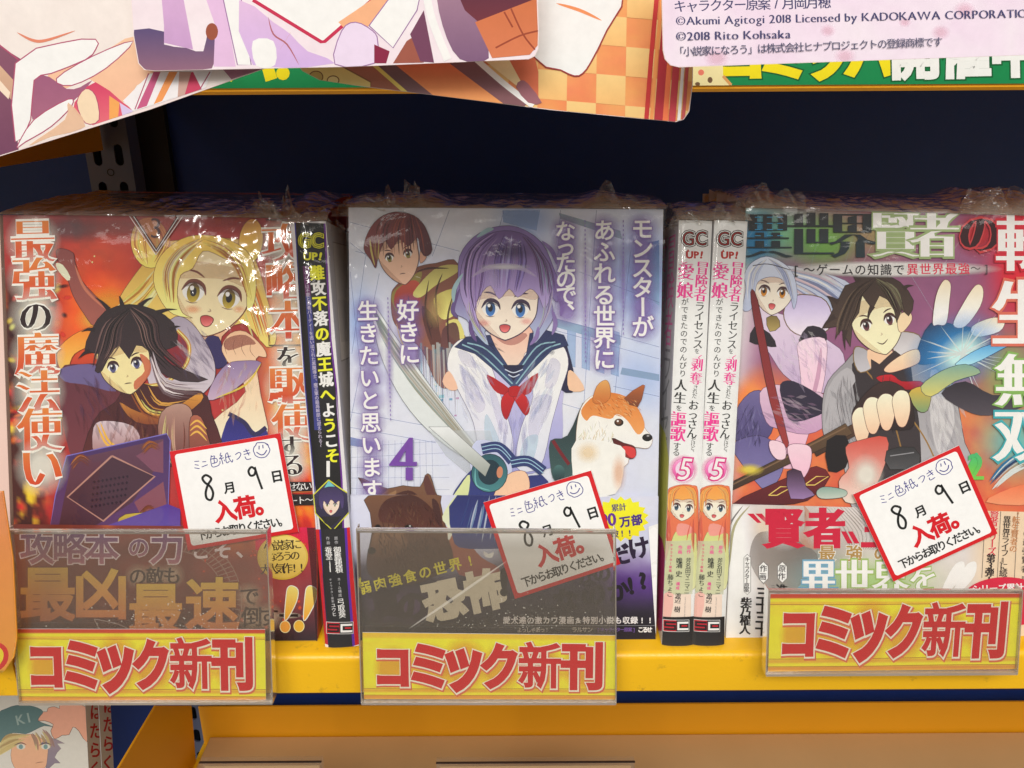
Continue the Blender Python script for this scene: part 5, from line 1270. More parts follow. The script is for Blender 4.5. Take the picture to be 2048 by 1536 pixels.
for dx in (0, 70): P.poly([(1590+dx, 860), (1640+dx, 780), (1690+dx, 770), (1680+dx, 850), (1600+dx, 940), (1560+dx, 940)], (248, 248, 248), 3)
def tagcol(x, y0, y1, s, sz):
    w = sz*.62
    P.poly([(x, y0-sz*.9), (x+w, y0-sz*.3), (x+w, y1+sz*.3), (x, y1+sz*.9), (x-w, y1+sz*.3), (x-w, y0-sz*.3)], (236, 236, 238), 0, line=(60, 60, 64), lw=2.5)
    P.text(s, x, y0, x-4, y1, sz, (40, 38, 42), bx=.02, by=.01)
tagcol(425, 752, 930, 'キャラクター原案', 32); tagcol(519, 806, 852, '作画', 44); tagcol(629, 806, 850, '原作', 44)
P.text('柴乃櫂人', 418, 1005, 411, 1160, 66, (26, 26, 30), bx=.04, by=.01)
P.text('三十三十', 515, 950, 508, 1160, 80, (26, 26, 30), bx=.03, by=.03)
P.text('進行諸島', 625, 930, 620, 1140, 70, (26, 26, 30), bx=.03, by=.01)
P.text('(GAノベル)', 576, 905, 574, 1010, 22, (80, 80, 84))
for x in (1815, 1905, 2005, 2090): P.stroke([(x, 440), (x-22, 860)], 2.5, (90, 84, 84), 0, 0)
P.text('賢者シリーズ', 1866, 490, 1850, 705, 54, (206, 50, 60), bx=.03, by=.01, halo=(246, 226, 210), hw=.03)
P.text('第3弾!', 1846, 745, 1834, 870, 54, (40, 30, 34), bx=.03, by=.01)
P.text('『転生賢者の', 1996, 480, 1976, 690, 46, (190, 130, 84), bx=.01)
P.text('異世界ライフ』に続く', 1940, 520, 1915, 870, 48, (40, 34, 36), bx=.01)
P.text('の最強賢者』', 2056, 600, 2040, 860, 46, (40, 34, 36), bx=.01)
P.oval(1930, 1000, 260, 145, (206, 34, 66), 0, n=40)
P.text('シリーズ累計', 1760, 925, 2010, 915, 52, (246, 240, 240), bx=.03, by=.02)
P.stroke([(320, 434), (2500, 424)], 3, (206, 200, 200), 0, 0)
P.build('paper_band', B_R)
# ---------------- spines
def gc_logo(A, cx, cy, w, rim, ring, body, sp=.47):
    for dx, ch in ((-.5, 'G'), (.5, 'C')):
        x = cx+dx*w*sp
        A.char(ch, x, cy, w*.62, w*.72, rim, .12, .10)
    for dx, ch in ((-.5, 'G'), (.5, 'C')): A.char(ch, cx+dx*w*sp, cy, w*.62, w*.72, ring, .075, .06)
    for dx, ch in ((-.5, 'G'), (.5, 'C')): A.char(ch, cx+dx*w*sp, cy, w*.62, w*.72, rim, .035, .02)
    for dx, ch in ((-.5, 'G'), (.5, 'C')): A.char(ch, cx+dx*w*sp, cy, w*.62, w*.72, body, -.008, -.02)
def up_mark(A, cx, cy, w, c):
    A.char('U', cx-.30*w, cy, w*.62, w*.56, c, .05, .04); A.char('P', cx+.10*w, cy, w*.58, w*.54, c, .05, .04); A.char('!', cx+.40*w, cy, w*.62, w*.56, c, .05, .04, 10)
    A.poly([(cx-.47*w, cy-.17*w), (cx-.385*w, cy-.34*w), (cx-.30*w, cy-.17*w)], c)
A = Art(BF, 7e-5); A.at(560, 420, .2865)
def f(X, Y):
    n = fbm(X/60, Y/200, 5); return 226-8*n, 224-8*n, 228-6*n
A.grid(0, 40, 560, 3200, 8, 60, f)
# black strip, with its violet rims
A.poly([(100, 86), (312, 92), (505, 3200), (275, 3200)] if False else [(101, 88), (310, 92), (352, 900), (388, 1240), (430, 1900), (450, 2600), (470, 3080), (330, 3080), (300, 2400), (240, 1900), (170, 1240), (128, 600)], (22, 22, 26), 0)
A.stroke([(103, 88), (135, 640), (172, 1240), (236, 1900), (296, 2600), (330, 3080)], 9, (60, 56, 140), 0, 0)
A.stroke([(308, 92), (352, 900), (390, 1240), (430, 1900), (456, 2600), (478, 3080)], 12, (104, 40, 140), 0, 0)
gc_logo(A, 215, 210, 190, (22, 22, 22), (224, 220, 40), (224, 220, 40))
up_mark(A, 230, 322, 130, (226, 224, 44))
A.poly([(158, 392), (202, 392), (216, 600), (178, 600)], (96, 34, 92)); A.poly([(178, 600), (216, 600), (290, 1536), (240, 1536)], (56, 60, 130)); 
tt = '難攻不落の魔王城へようこそ'
Y_, W_ = (232, 232, 40), (238, 238, 242)
cols_ = [Y_, W_, Y_, W_, Y_, W_, Y_, W_, Y_, W_, Y_, W_, Y_]
A.text(tt, 258, 438, 366, 1714, 100, Y_, sy=108, bx=.045, by=.025, yc=lambda i: cols_[i])
A.text('〜デバフは不要と勇者パーティーを追い出された黒魔導士、魔王軍の最高幹部に迎えられる〜', 180, 412, 286, 1640, 30, (206, 196, 222), sy=31, bx=.004)
A.at(560, 860, .2928)
A.char('1', 330, 262, 190, 165, (240, 240, 244), .012, -.012)
A.poly([(333, 340), (468, 440), (474, 560), (362, 686), (240, 570), (226, 445)], (60, 56, 92), 0, (40, 36, 60), line=(206, 206, 50), lw=8)
A.poly([(333, 345), (390, 400), (300, 400)], (110, 190, 196)); A.poly([(280, 600), (345, 660), (420, 590), (400, 590), (300, 590)], (36, 34, 40), 2)
figure_face(A, 350, 510, 112, 140, (240, 206, 190), (150, 150, 70), 2, 'open', eye=.8, ink=(50, 34, 60))
A.poly([(272, 520), (262, 440), (300, 396), (370, 386), (425, 420), (438, 490), (424, 540), (405, 480), (380, 500), (350, 470), (325, 510), (300, 480), (290, 540)], (56, 46, 84), 2, (80, 66, 120), line=(30, 24, 50), lw=2)
# red paper band round the foot, black centre
y_b = BF.uv(670, 1057)[1]
A.build('cover_artwork', B_B)
P = Art(BF, A.top(), (0, 0, BF.w, y_b)); P.at(560, 860, .2928)
P.grid(200, 640, 600, 1560, 8, 20, lambda X, Y: (206-(Y-680)*.02, 36+0*X, 42+0*X))
P.poly([(276, 640), (440, 640), (462, 1000), (500, 1500), (330, 1500), (290, 1000)], (34, 34, 38))
P.stroke([(272, 640), (288, 1000), (330, 1500)], 12, (66, 44, 150), 0, 0); P.stroke([(446, 640), (466, 1000), (506, 1500)], 16, (90, 40, 160), 0, 0)
P.text('作画', 328, 738, 331, 768, 26, (190, 190, 196)); P.text('蚕堂j1', 332, 818, 344, 950, 50, (232, 232, 236), bx=.02)
P.text('原作', 384, 738, 386, 766, 26, (190, 190, 196)); P.text('御鷹穂積', 392, 818, 405, 950, 52, (232, 232, 236), bx=.02)
P.text('(ネーム原案協力・講談社)', 424, 800, 436, 990, 12, (150, 150, 156)) if False else None
P.text('ネーム構成', 404, 1018, 412, 1126, 24, (196, 196, 200)); P.text('弓取葵', 416, 1170, 426, 1258, 50, (236, 236, 240), bx=.02)
P.text('キャラクター原案', 346, 1020, 362, 1168, 19, (190, 190, 196)); P.text('ユウヒ', 366, 1195, 372, 1255, 32, (226, 226, 230), bx=.01)
def se_logo(P, x0, y0, x1, y1, sl=0):
    xm = (x0+x1)/2; h = y1-y0
    P.poly([(x0-3, y0-3), (x1+3, y0-3), (x1+3, y1+3), (x0-3, y1+3)], (220, 220, 222)); P.poly([(x0, y0), (xm, y0), (xm, y1), (x0, y1)], (176, 30, 44)); P.poly([(xm, y0), (x1, y0), (x1, y1), (xm, y1)], (26, 26, 30))
    a, b = x0+(xm-x0)*.14, xm-(xm-x0)*.10; k = (26, 20, 26); t = h*.13
    P.bars([(b, y0+h*.2), (a, y0+h*.2), (a, y0+h*.5), (b, y0+h*.5), (b, y0+h*.8), (a, y0+h*.8)], t*1.3, k)
    a, b = xm+(x1-xm)*.16, x1-(x1-xm)*.12
    P.bars([(b, y0+h*.22), (a, y0+h*.22), (a, y0+h*.8), (b, y0+h*.8)], t*1.4, (240, 240, 242))
    P.stroke([(a+(b-a)*.35, y0+h*.5), (b, y0+h*.5)], t, (190, 30, 44), 0, 0)
se_logo(P, 318, 1312, 498, 1388)
P.poly([(300, 1462), (330, 1468), (330, 1490), (300, 1486)], (230, 220, 220)); P.poly([(505, 1474), (545, 1466), (545, 1482), (505, 1488)], (230, 220, 220))
P.build('paper_band', B_B)
# its grey-white front board, facing right
def side_face(F_, right=True, d=0.126):
    if right: return Face(F_.O + F_.X*F_.w - F_.N*0.0013, -F_.N, F_.U, d, F_.h)
    return Face(F_.O - F_.N*d, F_.N, F_.U, d-0.0013, F_.h)
def side_art(F_, parent, right, fn, draw):
    S = side_face(F_, right); A = Art(S, 3e-5)
    # direct drawing in millimetres on the side board
    S.uv = lambda x, y: (x/1000, y/1000)
    A.grid(0, 0, S.w*1000, S.h*1000, 14, 30, fn); draw(A)
    o = A.build('side_print', parent)
    o.matrix_parent_inverse = parent.matrix_world.inverted(); o.matrix_world = S.mat4()
    return o
def dr(A):
    A.poly([(8, 120), (60, 122), (60, 172), (10, 170)], (206, 204, 208), line=(150, 148, 156), lw=.6)
    for k in range(22): A.stroke([(12+k*2, 128), (12+k*2, 146)], .5, (120, 120, 130), 0, 0)
    for k in range(10): A.stroke([(10+k*3, 20), (30+k*4, 110)], .4, (130, 130, 160), 0, 0, .6)
side_art(BF, B_B, True, lambda X, Y: (196-14*fbm(X/9, Y/14, 2), 196-14*fbm(X/9, Y/14, 2), 204-10*fbm(X/9, Y/14, 2)), dr)

# ---------------- white spines
A = Art(W1, 7e-5); A.at(1300, 420, .28646)
A.grid(40, 40, 460, 3200, 8, 60, lambda X, Y: (226+0*X, 228+0*X, 230+0*X))
gc_logo(A, 312, 196, 192, (30, 24, 26), (240, 236, 236), (150, 30, 30))
up_mark(A, 312, 312, 120, (176, 34, 30))
PK, BK = (226, 56, 146), (34, 36, 38)
def vt(s, x0, y0, x1, y1, sz, c, bx=.03, by=-.008, sy=None): A.text(s, x0, y0, x1, y1, sz, c, sy=sy, bx=bx, by=by)
vt('冒険者', 368, 405, 352, 590, 92, PK, .035, -.012, 104)
vt('ライセンス', 348, 672, 334, 935, 74, BK, .012, 0)
vt('を', 328, 985, 328, 985, 40, BK, 0, 0)
A.stroke([(318, 1026), (326, 1050)], 8, PK, 0, 1); A.stroke([(366, 1012), (340, 1030), (356, 1050)], 7, PK, 4, 1)
vt('剥奪', 330, 1080, 322, 1175, 88, PK, .03, -.01, 96)
vt('された', 318, 1238, 310, 1298, 38, BK, 0, 0)
vt('おっさん', 304, 1362, 292, 1560, 76, BK, .02, .0)
A.stroke([(222, 352), (232, 372), (262, 362)], 8, PK, 4, 1)
vt('愛娘', 252, 430, 246, 560, 116, PK, .035, -.012, 124)
vt('ができたのでのんびり', 244, 640, 228, 1140, 52, BK, .004, 0)
vt('人生', 216, 1222, 210, 1312, 88, BK, .03, -.01)
vt('を', 202, 1382, 202, 1382, 46, BK, 0, 0)
A.at(1300, 860, .29294)
A.text('だけど、', 296, 65, 290, 150, 34, BK)
A.at(1300, 420, .28646); vt('謳歌', 200, 1460, 194, 1562, 108, PK, .03, -.01, 116)
A.at(1300, 860, .29294)
A.text('する', 184, 108, 180, 152, 54, BK)
A.glow(228, 268, 104, 104, (236, 90, 170), .9, core=.5); A.oval(226, 268, 70, 72, (238, 160, 205), 0, c2=(214, 70, 150)); A.oval(226, 268, 52, 54, (244, 206, 228)); A.glow(226, 268, 40, 60, (250, 240, 246), .8)
A.stroke([(160, 300), (180, 340), (230, 348), (286, 320), (300, 270)], 9, (248, 220, 236), 5, 1)
A.char('5', 240, 262, 200, 215, (206, 50, 130), .05, .05, 4, skew=.18); A.char('5', 240, 262, 200, 215, (252, 246, 250), .0, .0, 4, skew=.18)
# orange-haired figure in a green top
A.poly([(120, 440), (150, 390), (220, 372), (290, 378), (330, 420), (330, 740), (300, 900), (230, 760), (110, 900), (96, 700)], (226, 120, 76), 3, (214, 110, 84), line=(120, 50, 40), lw=2)
A.poly([(160, 720), (200, 690), (300, 700), (320, 760), (310, 1080), (100, 1100), (110, 900)], (200, 206, 130), 3, (214, 216, 170), line=(100, 90, 60), lw=2)
A.poly([(190, 640), (270, 650), (290, 700), (190, 720)], (226, 150, 140), 3)
figure_face(A, 222, 530, 178, 176, (248, 222, 206), (70, 100, 120), 6, 'open', eye=.95, ink=(90, 50, 50))
A.poly([(122, 540), (124, 440), (160, 396), (230, 378), (300, 396), (322, 460), (318, 540), (296, 480), (260, 470), (220, 478), (180, 470), (150, 490), (140, 560)], (232, 150, 70), 2, (240, 176, 96), line=(140, 60, 40), lw=2)
A.locks([(200, 384), (140, 440), (132, 660)], [(220, 384), (180, 430), (170, 480)], 12, 6, [(244, 190, 110), (206, 100, 60), (236, 150, 90)], 3)
A.locks([(240, 384), (310, 440), (318, 640)], [(230, 384), (260, 430), (280, 480)], 12, 6, [(244, 190, 110), (206, 100, 60), (236, 130, 90)], 3)
A.locks([(120, 560), (104, 700), (120, 860)], [(150, 600), (150, 700), (160, 780)], 10, 9, [(226, 110, 90), (190, 80, 70), (240, 160, 130)], 4)
A.locks([(300, 600), (310, 720), (320, 860)], [(280, 620), (260, 700), (250, 760)], 8, 8, [(226, 110, 90), (190, 80, 70), (240, 160, 130)], 4)
A.poly([(100, 760), (280, 750), (300, 860), (290, 1120), (90, 1130)], (216, 218, 190), 0, a=.55)
A.poly([(90, 1120), (280, 1120), (280, 1280), (80, 1280)], (236, 210, 196)); A.poly([(100, 1120), (160, 1120), (140, 1280), (90, 1280)], (232, 180, 170), 2)
y_b = W1.uv(1350, 1078)[1]
for s_, x0, y0, x1, y1, z, c in (('原作', 266, 800, 264, 830, 30, PK), ('作画', 206, 800, 204, 830, 30, PK), ('キャラクター原案', 148, 786, 138, 960, 21, (206, 40, 110)), ('構成', 190, 1048, 188, 1076, 26, PK)): A.text(s_, x0, y0, x1, y1, z, c, bx=.02, by=.01)
A.text('斧名田マニマニ', 262, 888, 250, 1100, 40, BK, bx=.015); A.text('唯浦 史', 200, 890, 196, 980, 46, BK, bx=.02); A.text('藤ちょこ', 140, 1004, 134, 1120, 42, BK, bx=.015); A.text('渡辺 樹', 190, 1130, 184, 1222, 44, BK, bx=.02)
A.text('(GAノベル)SBクリエイティブ刊', 240, 1140, 234, 1268, 11, (120, 120, 124))
A.poly([(60, 1276), (300, 1272), (300, 1560), (60, 1560)], (26, 26, 28), 0, (46, 44, 46))
se_logo(A, 92, 1296, 264, 1372)
art1 = A.build('spine_artwork', B_1)
c2_ = art1.copy(); COL.objects.link(c2_); c2_.parent = B_2; c2_.name = 'spine_artwork'
def dr(A):
    for i, ch in enumerate('冒険者ライセンス'):
        A.char(ch, 112, 166-i*16 if i < 3 else 158-i*13, 18, -17, (222, 120, 176) if i < 3 else (140, 140, 146), .01, -.005)
    for i, ch in enumerate('愛娘ができた'):
        A.char(ch, 92, 166-i*18, 18, -17, (214, 130, 180), .01, -.005)
    A.poly([(60, 20), (124, 14), (124, 80), (90, 90), (70, 60)], (206, 206, 110), 3, a=.9); A.poly([(90, 6), (124, 6), (124, 40), (100, 40)], (190, 60, 120), 3, a=.9)
side_art(W1, B_1, False, lambda X, Y: (204-20*fbm(X/6, Y/24, 2), 204-20*fbm(X/6, Y/24, 2), 208-18*fbm(X/6, Y/24, 2)), dr)

# ---------------- lower left: capped figure, red spine letters
A = Art(LL, 4e-5); A.at(0, 1360, .12695)
A.grid(-1400, -300, 1500, 2200, 20, 20, lambda X, Y: (206+0*X, 204+0*X, 196+0*X))
A.poly([(560, 520), (620, 560), (680, 500), (740, 500), (760, 440), (860, 420), (940, 450), (960, 380), (1280, 390), (1390, 480), (1390, 640), (1370, 980), (1240, 800), (1150, 740), (1090, 860), (980, 870), (860, 930), (800, 800), (840, 700), (700, 640), (600, 640)], (222, 164, 142), 2, (216, 160, 136), line=(90, 60, 56), lw=7)
A.poly([(-60, 560), (100, 450), (250, 400), (440, 400), (600, 440), (680, 500), (640, 560), (600, 640), (740, 700), (840, 740), (700, 720), (560, 780), (400, 850), (200, 830), (0, 980), (-200, 1000)], (88, 116, 118), 2, (104, 130, 130), line=(66, 88, 92), lw=6)
A.text('KI', 320, 620, 450, 590, 210, (144, 164, 160), bx=.02, by=.02)
A.oval(470, 1180, 300, 330, (222, 176, 142), 0, c2=(216, 166, 136), line=(120, 90, 80), lw=5)
A.poly([(760, 900), (900, 940), (1020, 1000), (900, 1000), (960, 1080), (900, 1140), (860, 1220), (950, 1310), (860, 1310), (760, 1400), (700, 1500), (740, 1300), (760, 1100), (640, 1000)], (150, 136, 144), 0, (128, 120, 136), line=(100, 90, 100), lw=5)
A.locks([(0, 980), (160, 860), (500, 850)], [(-200, 1300), (100, 1100), (330, 980)], 16, 60, [(214, 196, 140), (190, 166, 120), (228, 214, 160)], 14)
A.locks([(480, 850), (540, 960), (560, 1120)], [(700, 760), (800, 900), (860, 1060)], 14, 40, [(222, 206, 150), (180, 156, 120), (170, 140, 130)], 14)
for x in (330, 720):
    A.oval(x, 1050, 70, 44, (206, 206, 196)); A.stroke([(x-110, 1030), (x, 990), (x+90, 1020)], 16, (90, 80, 90), 5, 1); A.oval(x, 1050, 34, 38, (120, 150, 150))
A.stroke([(560, 1310), (620, 1295), (690, 1290)], 10, (130, 90, 80), 4, 1)
A.build('cover_artwork', B_LL)
for (F_, bk, sx, y0, sz) in ((LL, B_LL, (1512, 1478), 500, 250), (LL2, B_L2, (1722, 1684), 400, 240)):
    S_ = Face(F_.O + F_.X*(F_.w+0.0001) - F_.N*0.0172, F_.N, F_.U, 0.0172, F_.h) if False else Face(F_.O + F_.X*(F_.w+0.00012), -F_.N, F_.U, 0.0172, F_.h)
    A = Art(S_, 4e-5); A.at(0, 1360, .12695)
    A.grid(1200, -900, 1950, 2600, 6, 12, lambda X, Y: (204+0*X, 200+0*X, 190+0*X))
    A.text('はたらく細胞', sx[0], y0, sx[1], y0+1500, 200, (184, 40, 30), sy=270, bx=.03, by=.02)
    o = A.build('spine_lettering', bk)
    o.matrix_parent_inverse = bk.matrix_world.inverted(); o.matrix_world = S_.mat4()
# ============================================================ cards, sign holders, hanging posters
def prism(name, face, px, t, mat, parent=None, back=0.0, edge=None):
    """a flat piece with this outline (photo pixels on its own plane) and real thickness t, in the face's local frame"""
    uv = [face.uv(*p) for p in px]; n = len(uv)
    V = [(u, back, v) for u, v in uv] + [(u, back+t, v) for u, v in uv]
    ar = sum(uv[i][0]*uv[(i+1) % n][1]-uv[(i+1) % n][0]*uv[i][1] for i in range(n))
    f0 = tuple(range(n)); f1 = tuple(range(2*n-1, n-1, -1))
    if ar < 0: f0, f1 = f0[::-1], f1[::-1]
    F = [f0, f1] + [(i, (i+1) % n, n+(i+1) % n, n+i) for i in range(n)]
    return mesh_obj(name, V, F, mat, parent)
def quad_face(bl, br, P, lean):
    N = Vector((0, -math.cos(R(lean)), math.sin(R(lean)))); a, b = hit(*bl, P, N), hit(*br, P, N)
    X = (b-a).normalized(); U = N.cross(X); return Face(a, X, U, (b-a).length, 0.1)
BIG = (-2, -2, 2, 2)
# ---------------- hand-written date cards
def date_card(tl, tr, br, bl, label, F_, off, seed):
    rr = random.Random(seed)
    f_ = quad_face(bl, br, F_.O + F_.N*off, 15.6)
    t = thing('date_card', label, 'card', f_.mat4(), 'white arrival date cards with red frames')
    prism('card_sheet', f_, [tl, tr, br, bl], 0.0006, M_WHITE, t)
    W_, H_ = 110.0, 100.0; qf = quadframe(tl, tr, br, bl)
    A = Art(f_, 2e-5, BIG, lambda x, y: qf(x/W_, y/H_))
    A.grid(0, 0, W_, H_, 6, 6, lambda X, Y: (198+0*X, 34+0*X, 40+0*X))
    r = 3.0; x0, y0, x1, y1 = 4.2, 3.8, W_-4.2, H_-3.8; P_ = []
    for cx, cy, a0 in ((x1-r, y0+r, -90), (x1-r, y1-r, 0), (x0+r, y1-r, 90), (x0+r, y0+r, 180)):
        for k in range(5): P_.append((cx+r*math.cos(R(a0+k*22.5)), cy+r*math.sin(R(a0+k*22.5))))
    A.poly(P_, (228, 230, 238))
    A.build('card_print', t)
    K = Art(f_, A.top(), BIG, lambda x, y: qf(x/W_, y/H_))
    ink = (44, 40, 130); wv = lambda: rr.uniform(-.5, .5)
    def pen(P, w=.75): K.stroke([(x+wv(), y+wv()) for x, y in P], w, ink, 4, 0)
    # mi ni
    pen([(22.5, 13.5), (26.5, 14.5)]); pen([(22, 17), (25.5, 18)]); pen([(21.5, 20.5), (25.5, 21.8)])
    pen([(29.5, 16), (33.5, 15.6)]); pen([(28.5, 20), (34, 19.6)])
    # shiki
    pen([(40, 10.5), (38, 14)]); pen([(39.8, 12), (43, 12), (41.5, 14.2)]); pen([(38, 14.6), (44, 14.4), (44, 18.5), (38.4, 18.8)]); pen([(38, 14.6), (38, 21.6), (45, 21.8), (45.4, 19.8)]); pen([(41, 14.6), (41, 18.5)])
    # shi
    pen([(49.5, 9.5), (47.5, 12), (50, 12.6), (47.2, 15.6), (51, 15)]); pen([(49, 15), (49, 21)]); pen([(47, 17.5), (46.4, 20)]); pen([(51, 17), (51.6, 19)])
    pen([(56.5, 10.5), (53, 12), (53, 20.5), (56, 18.8)]); pen([(52.5, 15), (58, 14.6)]); pen([(55.6, 11), (56.2, 17), (58.6, 20.6), (59, 18.6)])
    # tsu ki
    pen([(62.5, 13.5), (66, 12), (68, 14), (66, 17.4), (63.6, 18.6)])
    pen([(71, 12.6), (77, 11.6)]); pen([(71, 15.2), (77.4, 14.2)]); pen([(73.6, 10), (76.4, 17)]); pen([(72, 17.2), (72.6, 20), (77, 20)])
    # smile
    cx, cy, q = 89, 13.6, 7.8; pen([(cx+q*math.cos(a*PI/9-.9), cy+q*math.sin(a*PI/9-.9)) for a in range(0, 20)])
    pen([(87, 9), (86.8, 12.4)], .9); pen([(91, 8.6), (90.8, 12)], .9); pen([(84, 15), (87, 17.8), (91, 17.4), (94, 14)], .9)
    bk = (34, 36, 36)
    K.stroke([(34, 31), (30.5, 29), (27, 31.5), (28.5, 36), (33, 41), (34.6, 48), (31.5, 54), (27.6, 52), (27.6, 46), (31, 39), (35.2, 34), (34, 31)], 2.3, bk, 5, 0)
    K.stroke([(79, 31), (76, 28.6), (72.6, 32), (73.6, 36.6), (77.4, 36.6), (79.4, 32.4), (79.2, 29.6), (80.6, 40), (82.6, 52)], 2.2, bk, 5, 0)
    K.text('月', 51.5, 45, 51.5, 45, 12, bk, bx=.03, by=.03, rot=0); K.text('日', 99, 41.5, 99, 41.5, 12.5, bk, bx=.035, by=.035, rot=0)
    K.text('入荷。', 43, 67, 83, 66.5, 22, (198, 30, 40), sy=23, bx=.04, by=.04, rot=0)
    K.text('下からお取りください。', 16, 87, 97, 86.5, 9.6, (34, 36, 36), sy=11, bx=.028, by=.024, rot=0)
    # turn the writing with the card: characters were set upright in card space
    K.build('card_lettering', t)
    # strip of tape joining the card to the film behind
    return t
date_card((339, 903), (561, 866), (597, 1064), (376, 1101), 'white date card in a red frame, taped low on the red fiery comic', LF, 0.0026, 1)
date_card((967, 1005), (1182, 941), (1241, 1128), (1030, 1198), 'white date card in a red frame, low on the lavender comic, partly behind the holder', CF, 0.0026, 2)
date_card((1706, 989), (1918, 891), (1995, 1067), (1787, 1163), 'white date card in a red frame, most steeply tilted, on the green-titled comic', RF, 0.0026, 3)

# ---------------- comic new-release signs in clear holders
def sign_holder(outer, sign, label, sign_label, top_red=True, lean=6, dy=0.0, clean=False):
    tl, tr, br, bl = outer
    f_ = quad_face(bl, br, Vector((0, -0.0245+dy, -0.022)), lean)
    t = thing('sign_holder', label, 'sign holder', f_.mat4(), 'clear sign holders clipped to the yellow lip')
    mat = M_ACRYL2 if clean else M_ACRYL
    prism('front_plate', f_, outer, 0.0010, M_ACRYL2, t)
    prism('rear_plate', f_, [(tl[0], tl[1]+14), (tr[0], tr[1]+14), br, bl], 0.0010, mat, t, back=0.0042)
    def bar(p, q, w, nm='plate_edge', bk=-0.0003, th=0.0058):
        u0, v0 = f_.uv(*p); u1, v1 = f_.uv(*q); d = Vector((u1-u0, 0, v1-v0)); l = d.length; d /= l; n = Vector((-d.z, 0, d.x))*w/2
        a, b = Vector((u0, 0, v0)), Vector((u1, 0, v1)); V = []
        for y in (bk, bk+th):
            for pt in (a-n, b-n, b+n, a+n): V.append((pt.x, y, pt.z))
        mesh_obj(nm, V, [(0, 1, 2, 3), (7, 6, 5, 4), (0, 4, 5, 1), (1, 5, 6, 2), (2, 6, 7, 3), (3, 7, 4, 0)], M_EDGE, t)
    bar(bl, br, 0.0011, 'bottom_fold'); bar(tl, tr, 0.0005, 'top_edge', -0.0002, 0.0013); bar((tl[0], tl[1]+14), (tr[0], tr[1]+14), 0.0008, 'top_edge', 0.0040, 0.0014); bar(bl, tl, 0.0005, 'side_edge', 0, .0052); bar(br, tr, 0.0005, 'side_edge', 0, .0052)
    # hook on the back that clips over the lip
    u0, v0 = f_.uv(*bl); u1, v1 = f_.uv(*br); w = u1-u0
    V, F = boxes([(w*.2, w*.8, 0.0054, 0.0068, 0.004, 0.026)]); mesh_obj('clip', V, F, M_ACRYL2, t)
    # wear: scratches and dust caught on the front plate
    rr = random.Random(int(tl[0])); Z = Art(f_, 3e-5, BIG); Z.dk = .15
    for k in range(60 if not clean else 14):
        x, y = rr.uniform(tl[0]+10, tr[0]-10), rr.uniform(tl[1]+8, bl[1]-10); l = rr.uniform(4, 30); a = rr.uniform(0, 3.1)
        Z.stroke([(x, y), (x+l*math.cos(a), y+l*math.sin(a)*.6)], rr.uniform(.5, 1.1), (214, 210, 200), 0, 1, rr.uniform(.12, .4))
    if not clean:
        for k in range(130):
            x = rr.gauss(tl[0]+330, 90); y = bl[1]-150-abs(rr.gauss(0, 30)); Z.oval(x, y, rr.uniform(.5, 1.8), rr.uniform(.5, 1.6), (220, 216, 204), a=rr.uniform(.2, .55), n=6)
        if tl[0] > 500: Z.stroke([(tl[0]+105, bl[1]-150), (tl[0]+200, bl[1]-215), (tl[0]+300, bl[1]-285)], 5, (220, 216, 206), 4, 1, .35)
        if tl[0] > 500: Z.stroke([(tl[0]+110, bl[1]-146), (tl[0]+300, bl[1]-282)], 1.6, (236, 232, 224), 0, 1, .5)
    Z.build('scratches', t)['kind'] = 'stuff'
    # paper sign, a thing of its own inside the holder
    sf = Face(f_.O - f_.N*0.0016, f_.X, f_.U, f_.w, 0.1)
    s = thing('paper_sign', sign_label, 'sign', sf.mat4(), 'yellow new comics signs')
    prism('paper_sheet', sf, sign, 0.0003, M_WHITE, s)
    W_, H_ = 192.0, 56.0; qf = quadframe(*sign)
    A = Art(sf, 2e-5, BIG, lambda x, y: qf(x/W_, y/H_))
    def g(X, Y):
        n = fbm(X/40, Y/9, 3); m = fbm(X/70, Y/60, 13); e = np.clip((m-.4)*3, 0, 1)
        r = 236-0*X; gg = 214+14*m-60*np.clip((n-.62)*4, 0, 1)*e; b = 36+20*n
        edge = np.clip(1-X/14, 0, 1)*0+np.clip((X-176)/16, 0, 1)*.4
        gg = gg+edge*10
        def band(y0, y1, R_, G_, B_, k=.85):
            w = np.clip((Y-y0)/.8, 0, 1)*np.clip((y1-Y)/.8, 0, 1)*k; return w, R_, G_, B_
        L = [band(47, 50.2, 214, 150, 60, .5+.4*m), band(52.5, 56.5, 214, 140, 60, .9)]
        if top_red: L += [band(-1, 3.4, 196, 56, 40, .95), band(6, 8, 222, 150, 60, .5+.5*m)]
        else: L += [band(-1, 4.5, 226, 176, 60, .7), band(0, 0, 1, 1, 1)]
        for w, a_, b_, c_ in L: r = r*(1-w)+a_*w; gg = gg*(1-w)+b_*w; b = b*(1-w)+c_*w
        return r, gg, b
    A.grid(0, 0, W_, H_, 70, 44, g)
    for y in ((7.6,) if top_red else ()) + (47.0, 52.6): A.stroke([(0, y), (W_*.35, y+.25), (W_*.7, y-.2), (W_, y)], .45, (170, 104, 40), 5, 0)
    LT = (('コ', 22.3, 28, 30, 40), ('ミ', 50, 27, 33, 43), ('ッ', 76, 25, 35, 50), ('ク', 104, 27.5, 31, 42), ('新', 134.4, 26.5, 33.5, 42), ('刊', 167, 26.5, 33, 43))
    q = {'ッ': .062, 'コ': .062, 'ミ': .06, 'ク': .056, '新': .026, '刊': .05}
    for ch, x, y, sx, sy in LT: A.glow(x+1, y+2, sx*.56, sy*.52, (226, 110, 50), .34, core=.6)
    for ch, x, y, sx, sy in LT: A.char(ch, x+.8, y+1.4, sx, sy, (222, 110, 80), q[ch]+.045, q[ch]*.8+.035, a=.8)
    for ch, x, y, sx, sy in LT: A.char(ch, x+.25, y+.35, sx, sy, (246, 226, 206), q[ch]+.028, q[ch]*.8+.024)
